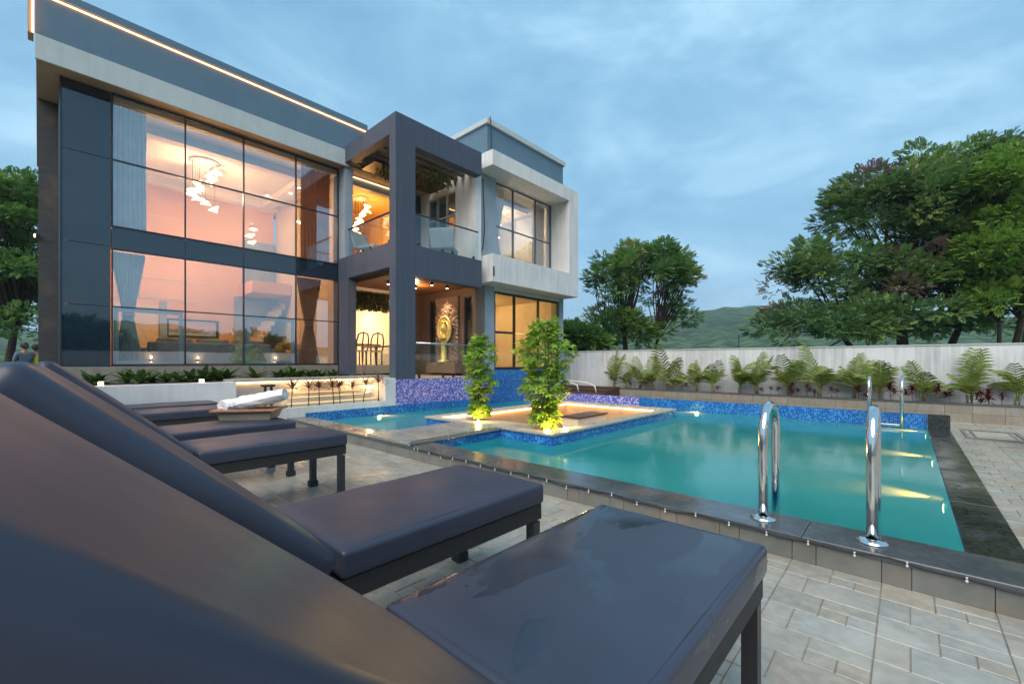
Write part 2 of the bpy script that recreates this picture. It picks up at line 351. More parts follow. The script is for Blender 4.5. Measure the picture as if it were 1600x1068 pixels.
def ball_vf(c, r, n=8, m=6, sc=(1, 1, 1)):
    vs = []; fs = []
    for i in range(m + 1):
        th = PI * i / m
        for k in range(n):
            q = 2 * PI * k / n
            vs.append((c[0] + r * sc[0] * math.sin(th) * math.cos(q), c[1] + r * sc[1] * math.sin(th) * math.sin(q), c[2] + r * sc[2] * math.cos(th)))
    for i in range(m):
        for k in range(n):
            k2 = (k + 1) % n; fs.append((i * n + k, (i + 1) * n + k, (i + 1) * n + k2, i * n + k2))
    return vs, fs
def box(name, mat, x0, x1, y0, y1, z0, z1, parent=None, bevel=0.0, c=0):
    return MB().box(x0, x1, y0, y1, z0, z1, c).build(name, mat, parent, bevel=bevel)
def copy_tree(o, loc=None, rz=None, parent=None, scale=None):
    c = o.copy(); COL.objects.link(c)
    if parent is not None: c.parent = parent
    if loc is not None: c.location = loc
    if rz is not None: c.rotation_euler = (0, 0, rz)
    if scale is not None: c.scale = scale
    for ch in list(o.children): copy_tree(ch, parent=c)
    return c
def light(kind, loc, energy, color, radius=.08, parent=None, **k):
    d = bpy.data.lights.new('lamp_or_fill', kind); d.energy = energy; d.color = color
    if hasattr(d, 'shadow_soft_size') and kind != 'AREA': d.shadow_soft_size = radius
    for a, b in k.items(): setattr(d, a, b)
    o = bpy.data.objects.new('lamp_or_fill', d); return link(o, parent, loc)
def aim(o, d): o.rotation_euler = Vector(d).to_track_quat('-Z', 'Y').to_euler()
def proj(x, y, z):
    d = x * math.cos(PHI) + y * math.sin(PHI)
    if d < .05: return None
    return 800 + 676 * (x * math.sin(PHI) - y * math.cos(PHI)) / d, 564 - (z - 1) * 676 / d, d
WARM = (1, .62, .32)

# ================================================================== SETTING
def terrain():
    rs = [13.5, 16, 20, 28, 40, 60, 90, 130, 180, 230, 290, 360, 430, 500, 580, 680, 800, 1000, 1250]; n = 420
    vs = [(0, 0, -.45)]; fs = []
    for r in rs:
        for k in range(n):
            q = 2 * PI * k / n
            ridge = .62 + .22 * math.sin(q * 3 + 1.1) + .12 * math.sin(q * 7 + .4) + .05 * math.sin(q * 17) + .02 * math.sin(q * 41 + 2) + .012 * math.sin(q * 93)
            ridge += .22 * math.exp(-((q - R(18)) / .3) ** 2) 
            s_ = min(1, max(0, (r - 150) / 480)); s_ = s_ * s_ * (3 - 2 * s_)
            z = -.45 + 62 * ridge * s_ * (1 if r < 1500 else .6) + ((math.sin(q * 61 + r * .03) + math.sin(q * 137 - r * .021)) * .8 if r > 150 else 0)
            vs.append((r * math.cos(q), r * math.sin(q), z))
    for k in range(n): fs.append((0, 1 + k, 1 + (k + 1) % n))
    for i in range(len(rs) - 1):
        for k in range(n):
            k2 = (k + 1) % n; a = 1 + i * n; fs.append((a + k, a + n + k, a + n + k2, a + k2))
    t = NT('hill_forest'); p = t.pos(); v = t.n('ShaderNodeTexVoronoi'); v.inputs['Scale'].default_value = .10; t.l(p, v.inputs[0])
    col = t.ramp(t.noise(.012, 5, p), [(.35, (.04, .10, .035)), (.65, (.09, .165, .06))])
    col = t.mixc(t.ramp(v.outputs[0], [(.15, (0, 0, 0)), (.75, (.95,) * 3)]), col, (.012, .03, .010))
    m = t.done(t.bsdf(col, .95, 0, .1, t.bump(v.outputs[0], 1.0, 4)))
    MB().add(vs, fs).build('terrain', m, None, True, True)['kind'] = 'structure'
terrain()

# ---------------- paved deck: grout bed + individual pavers
deck = MB().box(-9, 2.585, -7, 7.12, -.3, -.0055).box(2.585, 10.21, -7, -.447, -.3, -.0055).box(-9, -.3, 7.29, 18, -.3, -.1205).build('deck', M['grout'])
deck['kind'] = 'structure'
G = .0016
def module(xh, yh, s=.345):
    w = s; h = .34; out = []
    xm = xh - h / 2; xq = xh - h / 4
    ym = yh - w * .49; ys = yh - w * .27; yr = yh - w; yq = (ym + yr) / 2
    for a0, a1, b0, b1 in ((xm, xh, ym, yh), (xq, xh, yr, ym), (xm, xq, yq, ym), (xm, xq, yr, yq), (xh - h, xm, ys, yh), (xh - h, xm, yr, ys)):
        out.append((a0 + G, a1 - G, b0 + G, b1 - G))
    return out
pieces = []
for i in range(-3, 11):
    for j in range(-6, 31):
        xh = 2.575 - .34 * i if i >= 0 else None
        if xh is None: continue
        yh = .43 + .345 * (j - 11)
        if yh > 7.1: continue
        pieces += module(xh, yh)
for i in range(0, 23):
    for j in range(0, 5):
        pieces += module(2.575 + .34 * (i + 1), -.449 - .345 * j)
def vis(p):
    x, y = (p[0] + p[1]) / 2, (p[2] + p[3]) / 2; q = proj(x, y, 0)
    if not q or not (-60 < q[0] < 1660) or q[1] > 1130: return 0
    if x < 2.57:
        if y > .25 and x < 1.35: return 0
        hid = [(.25, .9), (1.1, 1.75), (2.95, 3.62), (3.85, 4.55)]
        for a, b in hid:
            if a < y < b and x < 1.5: return 0
        if y > 5.2: return 0
    return (p[1] - p[0]) * (p[3] - p[2]) / q[2] ** 3
pieces.sort(key=vis, reverse=True)
cache = {}
rest = MB()
for k, (a0, a1, b0, b1) in enumerate(pieces):
    dz = random.uniform(-.0012, .0012)
    if k < 300:
        key = (round(a1 - a0, 4), round(b1 - b0, 4)); me = cache.get(key)
        if me is None:
            me = cache[key] = MB().box(-key[0] / 2, key[0] / 2, -key[1] / 2, key[1] / 2, -.016, 0, .0022).mesh('paver', M['paver'])
        o = meshobj('paver', me, deck, ((a0 + a1) / 2, (b0 + b1) / 2, dz))
    else: rest.box(a0, a1, b0, b1, -.016, dz, .0022)
o = rest.build('paver_field', M['paver'], deck); o['kind'] = 'stuff'
# drain cover frame set in the deck on the far right
dr = empty('drain_cover', (8.6, -.82, 0), 'rectangular drain cover frame set into the paving beside the wet granite edge', 'drain cover')
t_ = MB()
for a, b, c_, d_ in ((8.1, 9.1, -1.12, -1.09), (8.1, 9.1, -.60, -.57), (8.1, 8.13, -1.09, -.6), (9.07, 9.1, -1.09, -.6)): t_.box(a, b, c_, d_, .0035, .012)
t_.build('frame', M['kerb'], dr); t_ = MB()
for a, b, c_, d_ in ((8.2, 9.0, -1.04, -1.015), (8.2, 9.0, -.68, -.655), (8.2, 8.225, -1.015, -.68), (8.975, 9.0, -1.015, -.68)): t_.box(a, b, c_, d_, .0035, .010)
t_.build('inner_frame', M['kerb'], dr)
box('cover_plate', M['coping_tan'], 8.225, 8.975, -1.015, -.68, .0035, .007, dr)

# ---------------- pool
pool = MB().box(2.6, 8.9, -.42, 7.06, -.95, -.9).build('pool', M['mos_floor']); pool['kind'] = 'structure'
MB().box(2.6, 2.852, -.40, 7.06, -.9, .098).build('kerb_core', M['grout'], pool)
MB().box(2.852, 2.862, -.22, 7.0, -.9, .098).build('near_wall', M['mos_blue'], pool)
MB().box(2.862, 8.6, -.42, -.215, -.9, -.005).build('side_wall', M['mos_blue'], pool)
MB().box(8.6, 8.65, -.215, 4.2, -.9, .235).build('far_wall', M['mos_blue'], pool)
MB().box(8.6, 8.65, 4.2, 7.5, -.9, .235).build('far_wall', M['mos_purple'], pool)
MB().box(8.652, 8.9, -.215, 7.5, -.9, .21).build('overflow_channel', M['slate'], pool)
y = -.43; Y0 = .43 - .345 * 3
ks = []
yy = .43 + .345 * 20
while yy > -1.0:
    for a, b in ((yy - .10, yy), (yy - .345, yy - .10)):
        if b > -.43 and a < 7.0: ks.append((max(a, -.43), min(b, 7.0)))
    yy -= .345
for a, b in ks:
    o = MB().box(2.575, 2.5995, a + .0015, b - .0015, -.012, .100 + random.uniform(-.001, .001), .0015).build('kerb_stone', M['kerb'], pool)
yc = -.43
for wd in (.82, .9, .88, .95, .88, .9, .86, .95, .95):
    y1 = min(7.0, yc + wd)
    if y1 - yc < .05: break
    z1 = .127 if yc < 3.6 else .131
    MB().box(2.565, 2.868, yc + .001, y1 - .001, .101, z1, .004).build('coping_slab', M['slate'], pool); yc = y1
x0 = 2.872
for wd in (1.4, 1.45, 1.45, 1.5):
    x1 = min(8.6, x0 + wd)
    MB().box(x0, x1 - .0015, -.447, -.219, -.004, .034, .004).build('edge_slab', M['granite'], pool); x0 = x1
MB().box(8.55, 8.655, -.445, -.2185, .036, .24, .004).build('end_block', M['granite'], pool)
# bridge slab to the planter
MB().box(2.57, 2.870, 3.80, 4.62, .1325, .165, .004).build('bridge_slab', M['bridge'], pool)
MB().box(2.872, 3.50, 3.80, 4.62, .1325, .165, .004).build('bridge_slab', M['bridge'], pool)
MB().box(3.502, 3.935, 3.80, 4.62, .1325, .165, .004).build('bridge_slab', M['bridge'], pool)
MB().box(2.866, 3.966, 3.835, 4.585, -.9, .131).build('bridge_base', M['mos_blue'], pool)
water = MB()
xs = np.unique(np.concatenate([np.linspace(2.864, 8.6, 48), [3.968, 7.532]])); ys = np.unique(np.concatenate([np.linspace(-.217, 7.06, 56), [2.998, 5.382, 3.836, 4.584]])); nx, ny = len(xs), len(ys)
def wet(i, j):
    x, y_ = (xs[i] + xs[i + 1]) / 2, (ys[j] + ys[j + 1]) / 2
    return not ((3.968 < x < 7.532 and 2.998 < y_ < 5.382) or (x < 3.968 and 3.836 < y_ < 4.584))
water.add([(x, y_, .03) for y_ in ys for x in xs], [(j * nx + i, j * nx + i + 1, (j + 1) * nx + i + 1, (j + 1) * nx + i) for j in range(ny - 1) for i in range(nx - 1) if wet(i, j)])
wo_ = water.build('water', M['water'], None, True); wo_['kind'] = 'structure'

# ---------------- sunken seating pit in the pool (planter island)
pit = empty('sunken_seating', (5.7, 4.1, -.9), 'sunken lounge island inside the pool with blue mosaic sides and glowing coping', 'sunken seating')
PX0, PX1, PY0, PY1 = 3.95, 7.55, 2.98, 5.4
box('mosaic_side', M['mos_blue'], PX0 + .02, PX1 - .02, PY0 + .02, PY0 + .06, -.9, .14, pit)
box('mosaic_side', M['mos_blue'], PX0 + .02, PX1 - .02, PY1 - .06, PY1 - .02, -.9, .14, pit)
box('mosaic_side', M['mos_blue'], PX0 + .02, PX0 + .06, PY0 + .062, PY1 - .062, -.9, .14, pit)
box('mosaic_side', M['mos_blue'], PX1 - .06, PX1 - .02, PY0 + .062, PY1 - .062, -.9, .14, pit)
cw = .2
ix0, ix1, iy0, iy1 = PX0 + .14, PX1 - cw, PY0 + .16, PY1 - cw
ix0 = PX0 + .62
for nm, a, b, c_, d_ in (('inner_wall', PX0 + .062, ix0, PY0 + .062, PY1 - .062), ('inner_wall', ix1, PX1 - .062, PY0 + .062, PY1 - .062)):
    box(nm, M['pit_wall'], a, b, c_, d_, -.9, .10, pit)
box('inner_wall', M['pit_wall'], ix0, ix1, PY0 + .062, iy0, -.9, .10, pit); box('inner_wall', M['pit_wall'], ix0, ix1, iy1, PY1 - .062, -.9, .10, pit)
box('pit_floor', M['kerb_wall'], ix0, ix1, iy0, iy1, -.9, -.42, pit)
def slabs(x0, x1, y0, y1, n, alongx):
    for k in range(n):
        a, b = k / n, (k + 1) / n
        if alongx: MB().box(x0 + (x1 - x0) * a + .001, x0 + (x1 - x0) * b - .001, y0, y1, .141, .168, .004).build('coping_slab', M['coping_tan'], pit)
        else: MB().box(x0, x1, y0 + (y1 - y0) * a + .001, y0 + (y1 - y0) * b - .001, .141, .168, .004).build('coping_slab', M['coping_tan'], pit)
slabs(PX0, PX1, PY0, PY0 + .17, 5, True); slabs(PX0, PX1, PY1 - .22, PY1, 5, True)
slabs(PX1 - .22, PX1, PY0 + .171, PY1 - .221, 3, False); slabs(PX0, PX0 + .12, PY0 + .171, PY1 - .221, 3, False)
# soil bed for the two trees (near side of the island) and rim
box('tree_bed', M['coping_tan'], PX0 + .122, ix0, PY0 + .172, PY1 - .222, .1005, .135, pit)
box('led_strip', M['led'], ix0, ix1 - .015, iy1 - .035, iy1 - .012, .112, .128, pit); box('led_strip', M['led'], ix1 - .03, ix1 - .008, iy0 + .02, iy1 - .04, .112, .128, pit)
box('led_strip', M['led'], PX0 + .14, ix0 - .003, PY1 - .25, PY1 - .235, .142, .158, pit)
for k in range(3): box('seat_block', M['int_cream'], 6.0 + k * .30, 6.295 + k * .30, 4.0, 4.32, -.42, .05, pit, .006)
box('seat_top', M['wood_dark'], 5.98, 6.92, 3.98, 4.34, .051, .075, pit)

# ---------------- boundary walls and back planter
bw = MB().box(11, 11.2, -7, 15, -.45, 1.285).build('boundary_wall', M['bound']); tag(bw, 'long weathered white boundary wall behind the row of palms', 'wall')
box('wall_coping', M['fascia'], 10.985, 11.215, -7, 15, 1.286, 1.305, bw)
pw = MB().box(-9, 11, -7.2, -7, -.45, 1.45).build('garden_wall', M['white_wall']); tag(pw, 'white garden wall behind the camera with small wall lamps, seen in the glass', 'wall')
pl = empty('planter_wall', (10.3, 2.4, -.3), 'long raised stone planter bed holding palms along the boundary wall', 'planter')
MB().box(10.222, 10.32, -7, 6.1, -.3, .29).build('core', M['grout'], pl)
box('soil_bed', M['soil'], 10.322, 10.998, -7, 6.1, -.3, .27, pl)
yy = -2.4; kk = 0
while yy < 6.05:
    w_ = random.choice((.32, .42, .36)); b = min(6.1, yy + w_)
    MB().box(10.2, 10.221, yy + .002, b - .002, -.01, .145, .002).build('stone_tile', M['kerb_wall'], pl)
    MB().box(10.2 - random.uniform(0, .002), 10.221, yy + .002, b - .002, .148, .289, .002).build('stone_tile', M['kerb_wall'], pl)
    yy = b
yy = -2.4
while yy < 6.05:
    b = min(6.1, yy + .9); MB().box(10.185, 10.335, yy + .001, b - .001, .2905, .308, .003).build('ledge_slab', M['slate'], pl); yy = b

# ================================================================== HOUSE
H = empty('house', (4.5, 9.4, -.3), 'two storey modern villa with lit glass facade, charcoal pergola frame and white window box', 'house')
def hb(name, mat, *a, **k): return box(name, M[mat], *a, parent=H, **k)
# ---- left block: roof, fascia, shell
hb('roof_slab', 'white_wall', -.02, 6.9, 9.12, 14.2, 5.62, 6.10)
hb('soffit', 'soffit', -.02, 6.9, 9.1, 14.2, 5.30, 5.60)
hb('fascia', 'fascia', -.03, 4.62, 9.06, 9.098, 5.27, 5.615)
hb('parapet', 'greyblue', -.03, 5.02, 9.085, 9.118, 5.617, 6.33)
hb('parapet_top', 'greyblue', -.05, 5.04, 9.04, 9.3, 6.23, 6.345)
hb('led_strip', 'led_roof', -.03, 5.02, 9.06, 9.08, 6.192, 6.205)
hb('side_fin', 'soffit', -.10, -.045, 9.06, 9.3, 5.60, 6.36)
hb('led_strip', 'led_roof', -.06, -.042, 9.04, 9.058, 5.61, 6.36)
hb('side_wall', 'int_salmon', .12, .30, 10.6, 14.2, -.3, 5.298)
hb('stone_wall', 'stone_dark', .0, .27, 10.5, 10.58, -.3, 5.298)
hb('stone_wall', 'stone_dark', .0, .118, 10.582, 14.2, -.3, 5.298)
# spandrel panels (black glass) left of the windows and between storeys
for z0, z1 in ((.93, 1.87), (1.875, 2.83), (2.835, 4.22), (4.225, 5.27)):
    hb('spandrel_panel', 'spandrel', .24, .78, 9.40, 9.43, z0 + .003, z1)
hb('corner_post', 'alu', .22, .239, 9.385, 10.5, .93, 5.29)
hb('spandrel_back', 'brown_wall', .3, .78, 9.44, 9.6, .3, 5.29)
mul = [.79, 1.75, 2.66, 3.62, 4.53]
for a, b in zip(mul[:-1], mul[1:]): hb('spandrel_panel', 'spandrel', a + .004, b - .004, 9.40, 9.43, 2.81, 3.155)
hb('floor_band', 'white_wall', .3, 4.53, 9.45, 9.75, 2.85, 3.13)
hb('plinth', 'kerb_wall', .2, 4.5, 9.36, 9.5, -.3, .915)
hb('sill', 'alu', .22, 4.53, 9.38, 9.5, .917, .932)
def window(x0, x1, y, z0, z1, xs, zs, frame='alu', glass='glass', fw=.018, skip=()):
    """glazed opening facing -Y: window > pane (one each), frame members"""
    w = MB()
    for x in (x0 + fw / 2, x1 - fw / 2): w.box(x - fw / 2, x + fw / 2, y - .02, y + .04, z0, z1)
    w.box(x0 + fw, x1 - fw, y - .02, y + .04, z0, z0 + fw); w.box(x0 + fw, x1 - fw, y - .02, y + .04, z1 - fw, z1)
    wo = w.build('window', M[frame], H)
    ex = [x0] + list(xs) + [x1]; ez = [z0] + list(zs) + [z1]
    for x in xs: MB().box(x - fw / 2, x + fw / 2, y - .018, y + .038, z0 + fw, z1 - fw).build('mullion', M[frame], wo)
    for i in range(len(ex) - 1):
        for k in range(len(ez) - 1):
            a, b = ex[i] + fw * (1 if i == 0 else .5), ex[i + 1] - fw * (1 if i == len(ex) - 2 else .5)
            c_, d_ = ez[k] + fw * (1 if k == 0 else .5), ez[k + 1] - fw * (1 if k == len(ez) - 2 else .5)
            if k and i not in skip: MB().box(a, b, y - .016, y + .036, ez[k] - fw / 2, ez[k] + fw / 2).build('transom', M[frame], wo)
            MB().box(a, b, y + .004, y + .012, c_, d_).build('pane', M[glass], wo)
    return wo
window(.79, 4.53, 9.40, 3.155, 5.285, mul[1:4], [4.23])
wl = window(.79, 4.53, 9.40, .934, 2.808, mul[1:4], [1.875])
for a, b in ((mul[0], mul[1]), (mul[2], mul[3])):
    t_ = MB(); f = .055; z0, z1 = .95, 1.86
    t_.box(a + .03, a + .03 + f, 9.415, 9.45, z0, z1).box(b - .03 - f, b - .03, 9.415, 9.45, z0, z1).box(a + .03 + f, b - .03 - f, 9.415, 9.45, z1 - f, z1).box(a + .03 + f, b - .03 - f, 9.415, 9.45, z0, z0 + f)
    t_.build('sash_frame', M['column'], wl)
# ---- living room interior (double height)
hb('room_floor', 'int_floor', .3, 6.7, 9.5, 13.6, .70, .90)
hb('room_ceiling', 'int_ochre', 4.7, 6.7, 9.56, 13.4, 5.19, 5.209); hb('room_ceiling', 'int_ceil', .3, 6.7, 9.5, 13.6, 5.21, 5.295)
hb('back_wall', 'int_salmon', .3, 4.55, 13.4, 13.6, .9, 5.21)
hb('back_wall', 'int_ochre', 4.85, 6.7, 13.4, 13.6, .9, 5.21)
hb('room_wall', 'int_cream', 6.70, 6.94, 9.552, 13.6, .5, 2.72); hb('room_wall', 'int_ochre', 6.70, 6.94, 9.552, 13.6, 3.2, 5.3); hb('room_wall', 'int_cream', 4.60, 4.80, 9.75, 13.4, .9, 5.21)
hb('ceiling_cove', 'int_pale', .5, 4.4, 10.0, 10.22, 5.06, 5.209); hb('ceiling_cove', 'int_pale', .5, 4.4, 12.6, 12.82, 5.06, 5.209)
hb('ceiling_cove', 'int_pale', .5, .72, 10.221, 12.599, 5.06, 5.209); hb('ceiling_cove', 'int_pale', 4.0, 4.22, 10.221, 12.599, 5.06, 5.209)
for k in range(7): hb('wall_groove', 'int_pale', .3, 2.9, 13.385, 13.399, 1.5 + k * .5, 1.52 + k * .5)
hb('door_panel', 'int_cream', 1.1, 1.95, 13.36, 13.399, .9, 2.35); hb('door_frame', 'column', 1.98, 2.12, 13.34, 13.399, .9, 2.45)
hb('gallery', 'int_salmon', 3.65, 4.58, 12.2, 13.39, 2.75, 3.05)
hb('gallery_wall', 'column', 3.75, 4.58, 13.33, 13.384, 3.06, 4.3)
st = MB()
for k in range(11): st.box(3.55 + k * .09, 3.55 + (k + 1) * .09, 12.5, 13.3, .901 + k * .15, 1.05 + k * .15)
st.build('staircase', M['int_pale'], H)
hb('stair_wall', 'column', 3.55, 4.58, 13.31, 13.37, .91, 2.74)
for i, (x, y_) in enumerate(((3.4, 12.7), (3.9, 12.0), (4.1, 11.0), (4.1, 10.5), (1.2, 10.1))): hb('downlight', 'downlight', x, x + .05, y_, y_ + .05, 5.052 if i < 4 and x > 3.99 else 5.2, 5.059 if i < 4 and x > 3.99 else 5.209)
# ---- pergola frame
hb('front_pillar', 'charcoal', 4.52, 4.96, 7.08, 7.30, .655, 5.69)
hb('upper_beam', 'charcoal', 4.962, 6.74, 7.08, 7.30, 5.18, 5.69)
hb('lower_beam', 'charcoal', 4.962, 6.74, 7.08, 7.30, 2.655, 3.26)
hb('upper_beam', 'charcoal', 4.52, 4.72, 7.302, 9.06, 5.33, 5.69)
hb('lower_beam', 'charcoal', 4.52, 4.72, 7.302, 9.38, 2.80, 3.27)
hb('rear_pillar', 'charcoal', 4.52, 4.70, 8.92, 9.36, .70, 2.798)
hb('rear_pillar', 'column', 4.535, 4.72, 9.1, 9.40, 3.272, 5.26)
hb('balcony_floor', 'kerb_wall', 4.722, 6.74, 7.302, 9.40, 2.97, 3.20)
for k in range(9): hb('ceiling_plank', 'wood_ceiling', 4.722 + k * .2243, 4.722 + (k + 1) * .2243 - .004, 7.302, 9.38, 2.72, 2.80)
for x, y_ in ((5.05, 8.2), (5.75, 8.2), (6.25, 7.7), (5.75, 7.6)):
    s_ = MB().lathe([(0, .0), (.035, .0), (.035, .07), (0, .07)], (x, y_, 2.645), 10).build('spot_lamp', M['black'], H); MB().lathe([(0, 0), (.024, 0), (.024, .004), (0, .004)], (x, y_, 2.639), 10).build('lens', M['downlight'], s_)
for k in range(7):
    y0 = 7.40 + k * .26; hb('roof_slat', 'wood_slat', 4.722, 6.74, y0, y0 + .13, 5.34, 5.50)
for x in (5.2, 5.75, 6.3): hb('roof_rail', 'wood_dark', x, x + .06, 7.302, 9.35, 5.505, 5.56)
hb('roof_tray', 'wood_dark', 4.8, 6.7, 8.3, 8.9, 5.22, 5.30)
# right side wall of veranda and balcony, with openings (faces -X)
XW = 6.76
def sidewall(z0, z1, mat, holes):
    ys = 7.302
    for a, b, c_, d_ in holes:
        if a > ys: hb('side_wall', mat, XW, 6.94, ys, a, z0, z1)
        if c_ > z0: hb('side_wall', mat, XW, 6.94, a + .0005, b - .0005, z0, c_)
        if d_ < z1: hb('side_wall', mat, XW, 6.94, a + .0005, b - .0005, d_, z1)
        ys = b
    hb('side_wall', mat, XW, 6.94, ys, 9.55, z0, z1)
sidewall(.66, 2.715, 'brown_wall', [(7.41, 7.70, .95, 2.52), (8.70, 9.02, .95, 2.52)])
sidewall(3.21, 5.6, 'white_wall', [(8.0, 9.1, 3.25, 5.12)])
def xwindow(y0, y1, z0, z1, ys, zs, frame, glass, fw=.03, x=XW + .03):
    w = MB()
    for y_ in (y0 + fw / 2, y1 - fw / 2): w.box(x - .02, x + .05, y_ - fw / 2, y_ + fw / 2, z0, z1)
    w.box(x - .02, x + .05, y0 + fw, y1 - fw, z0, z0 + fw).box(x - .02, x + .05, y0 + fw, y1 - fw, z1 - fw, z1)
    for y_ in ys: w.box(x - .018, x + .048, y_ - fw / 2, y_ + fw / 2, z0 + fw, z1 - fw)
    wo = w.build('window', M[frame], H); ey = [y0] + list(ys) + [y1]; ez = [z0] + list(zs) + [z1]
    for i in range(len(ey) - 1):
        a, b = ey[i] + fw * (1 if i == 0 else .5), ey[i + 1] - fw * (1 if i == len(ey) - 2 else .5)
        for k in range(len(ez) - 1):
            if k: MB().box(x - .016, x + .046, a, b, ez[k] - fw / 2, ez[k] + fw / 2).build('transom', M[frame], wo)
            MB().box(x + .01, x + .018, a, b, ez[k] + fw * (1 if k == 0 else .5), ez[k + 1] - fw * (1 if k == len(ez) - 2 else .5)).build('pane', M[glass], wo)
xwindow(7.41, 7.70, .95, 2.52, [], [1.55], 'alu', 'glass_b'); xwindow(8.70, 9.02, .95, 2.52, [], [1.55], 'alu', 'glass_b')
xwindow(8.0, 9.1, 3.25, 5.12, [8.36, 8.73], [4.55], 'alu_white', 'glass')
# rough stone panel behind the sculpture
sp = MB(); ny_, nz_ = 26, 40
gv = [(XW - .03 - .05 * abs(math.sin(j * 1.9 + math.sin(i * .8) * 1.4)) * random.random(), 7.86 + i * .86 / ny_ , .97 + j * 1.58 / nz_) for j in range(nz_ + 1) for i in range(ny_ + 1)]
sp.add(gv, [(j * (ny_ + 1) + i + 1, j * (ny_ + 1) + i, (j + 1) * (ny_ + 1) + i, (j + 1) * (ny_ + 1) + i + 1) for j in range(nz_) for i in range(ny_)])
sp.build('stone_panel', M['splitstone'], H); hb('stone_backing', 'splitstone', XW - .028, XW - .001, 7.86, 8.72, .97, 2.55)
hb('stone_shelf', 'splitstone', XW - .25, XW - .001, 7.75, 8.85, .72, .968)
# veranda floor, back wall with doorway
hb('veranda_base', 'kerb_wall', 4.56, 6.94, 7.12, 9.40, -.9, .60); hb('veranda_floor', 'coping_tan', 4.53, 6.94, 7.105, 9.40, .602, .66)
hb('mosaic_wall', 'mos_purple', 4.52, 6.96, 7.07, 7.103, -.9, .655)
hb('mosaic_edge', 'mos_blue', 2.87, 6.96, 7.062, 7.069, -.9, .175)
hb('back_pier', 'brown_wall', 6.0, 6.75, 9.40, 9.6, .66, 2.72); hb('back_pier', 'charcoal', 5.95, 6.75, 9.40, 9.6, 3.2, 5.6); hb('back_pier', 'charcoal', 4.56, 4.79, 9.41, 9.7, .66, 5.2)
hb('door_head', 'alu_white', 4.79, 6.0, 9.38, 9.44, 2.655, 2.72); hb('door_jamb', 'alu_white', 4.79, 4.85, 9.38, 9.44, .66, 2.654)
hb('door_head', 'column', 4.79, 5.95, 9.40, 9.55, 5.05, 5.2); hb('led_strip', 'led_cool', 4.80, 5.94, 9.37, 9.385, 5.215, 5.225)
hb('storey_slab', 'int_cream', 4.81, 6.7, 9.56, 13.39, 2.72, 3.2)
def rail(name, pts, z0, z1, rail_mat='black', label=None, lamps=0):
    r = empty(name, (*pts[0], z0), label, 'railing')
    for (xa, ya), (xb, yb) in zip(pts[:-1], pts[1:]):
        n = max(1, round(math.hypot(xb - xa, yb - ya) / .9))
        for k in range(n):
            a, b = k / n + .004, (k + 1) / n - .004
            x0, y0, x1, y1 = xa + (xb - xa) * a, ya + (yb - ya) * a, xa + (xb - xa) * b, ya + (yb - ya) * b
            d = Vector((x1 - x0, y1 - y0)); nn = Vector((-d.y, d.x)).normalized() * .005
            m = MB().add([(x0 - nn.x, y0 - nn.y, z0 + .03), (x1 - nn.x, y1 - nn.y, z0 + .03), (x1 + nn.x, y1 + nn.y, z0 + .03), (x0 + nn.x, y0 + nn.y, z0 + .03)] +
                     [(x0 - nn.x, y0 - nn.y, z1 - .02), (x1 - nn.x, y1 - nn.y, z1 - .02), (x1 + nn.x, y1 + nn.y, z1 - .02), (x0 + nn.x, y0 + nn.y, z1 - .02)],
                     [(3, 2, 1, 0), (4, 5, 6, 7), (0, 1, 5, 4), (1, 2, 6, 5), (2, 3, 7, 6), (3, 0, 4, 7)])
            m.build('glass_panel', M['rail_glass'], r)
            for q in (.15, .85):
                cx, cy_ = x0 + (x1 - x0) * q, y0 + (y1 - y0) * q
                MB().box(cx - .02, cx + .02, cy_ - .02, cy_ + .02, z0, z0 + .08).build('clamp', M['black'], r)
        MB().tube([(xa, ya, z1), (xb, yb, z1)], .018, 8).build('handrail', M[rail_mat], r, True)
    return r
rail('balcony_railing', [(4.62, 9.36), (4.62, 7.31)], 3.275, 3.90, label='glass balcony railing with dark handrail beside the front pillar, facing the big windows')
rail('balcony_railing', [(4.97, 7.19), (6.73, 7.19)], 3.265, 3.92, label='glass balcony railing above the sculpture veranda, between pillar and white box')
rail('veranda_railing', [(4.97, 7.16), (6.72, 7.16)], .662, 1.36, 'steel', label='low glass railing on the violet mosaic wall in front of the golden sculpture')
rail('veranda_railing', [(4.74, 8.75), (4.74, 7.32)], .662, 1.30, 'wood_dark', label='glass railing with brown handrail across the lit dining room doorway')
# ---- right block
hb('box_floor', 'white_wall', 6.96, 10.42, 6.95, 7.75, 2.82, 3.45); hb('box_top', 'white_wall', 6.96, 10.42, 6.95, 7.75, 5.47, 5.82)
hb('box_jamb', 'white_wall', 9.98, 10.42, 6.95, 7.75, 3.452, 5.468); hb('box_side', 'white_wall', 10.30, 10.42, 7.752, 12.2, -.3, 5.82)
hb('corner_column', 'column', 7.22, 7.53, 7.46, 7.75, -.3, 2.818); hb('corner_column', 'column', 7.10, 7.58, 7.45, 7.75, 3.452, 5.468)
hb('corner_column', 'column', 10.2, 10.41, 7.46, 7.75, -.3, 2.818)
hb('return_wall', 'column', 6.945, 7.098, 7.5, 9.55, .5, 5.6)
hb('window_head', 'alu_white', 7.532, 10.198, 7.46, 7.6, 2.72, 2.818)
hb('mosaic_wall', 'mos_blue', 7.1, 10.42, 7.44, 7.458, -.9, .79); hb('window_sill', 'alu', 7.532, 10.198, 7.46, 7.7, .70, .80)
window(7.535, 10.195, 7.50, .80, 2.718, [8.30, 9.28], [1.72], 'black', 'glass_b', .05, skip=(1, 2))
window(7.585, 9.975, 7.60, 3.455, 5.466, [8.36, 9.28], [4.38], 'alu_blue', 'glass', .022)
hb('roof_slab', 'white_wall', 6.96, 10.42, 7.752, 12.2, 5.47, 5.82)
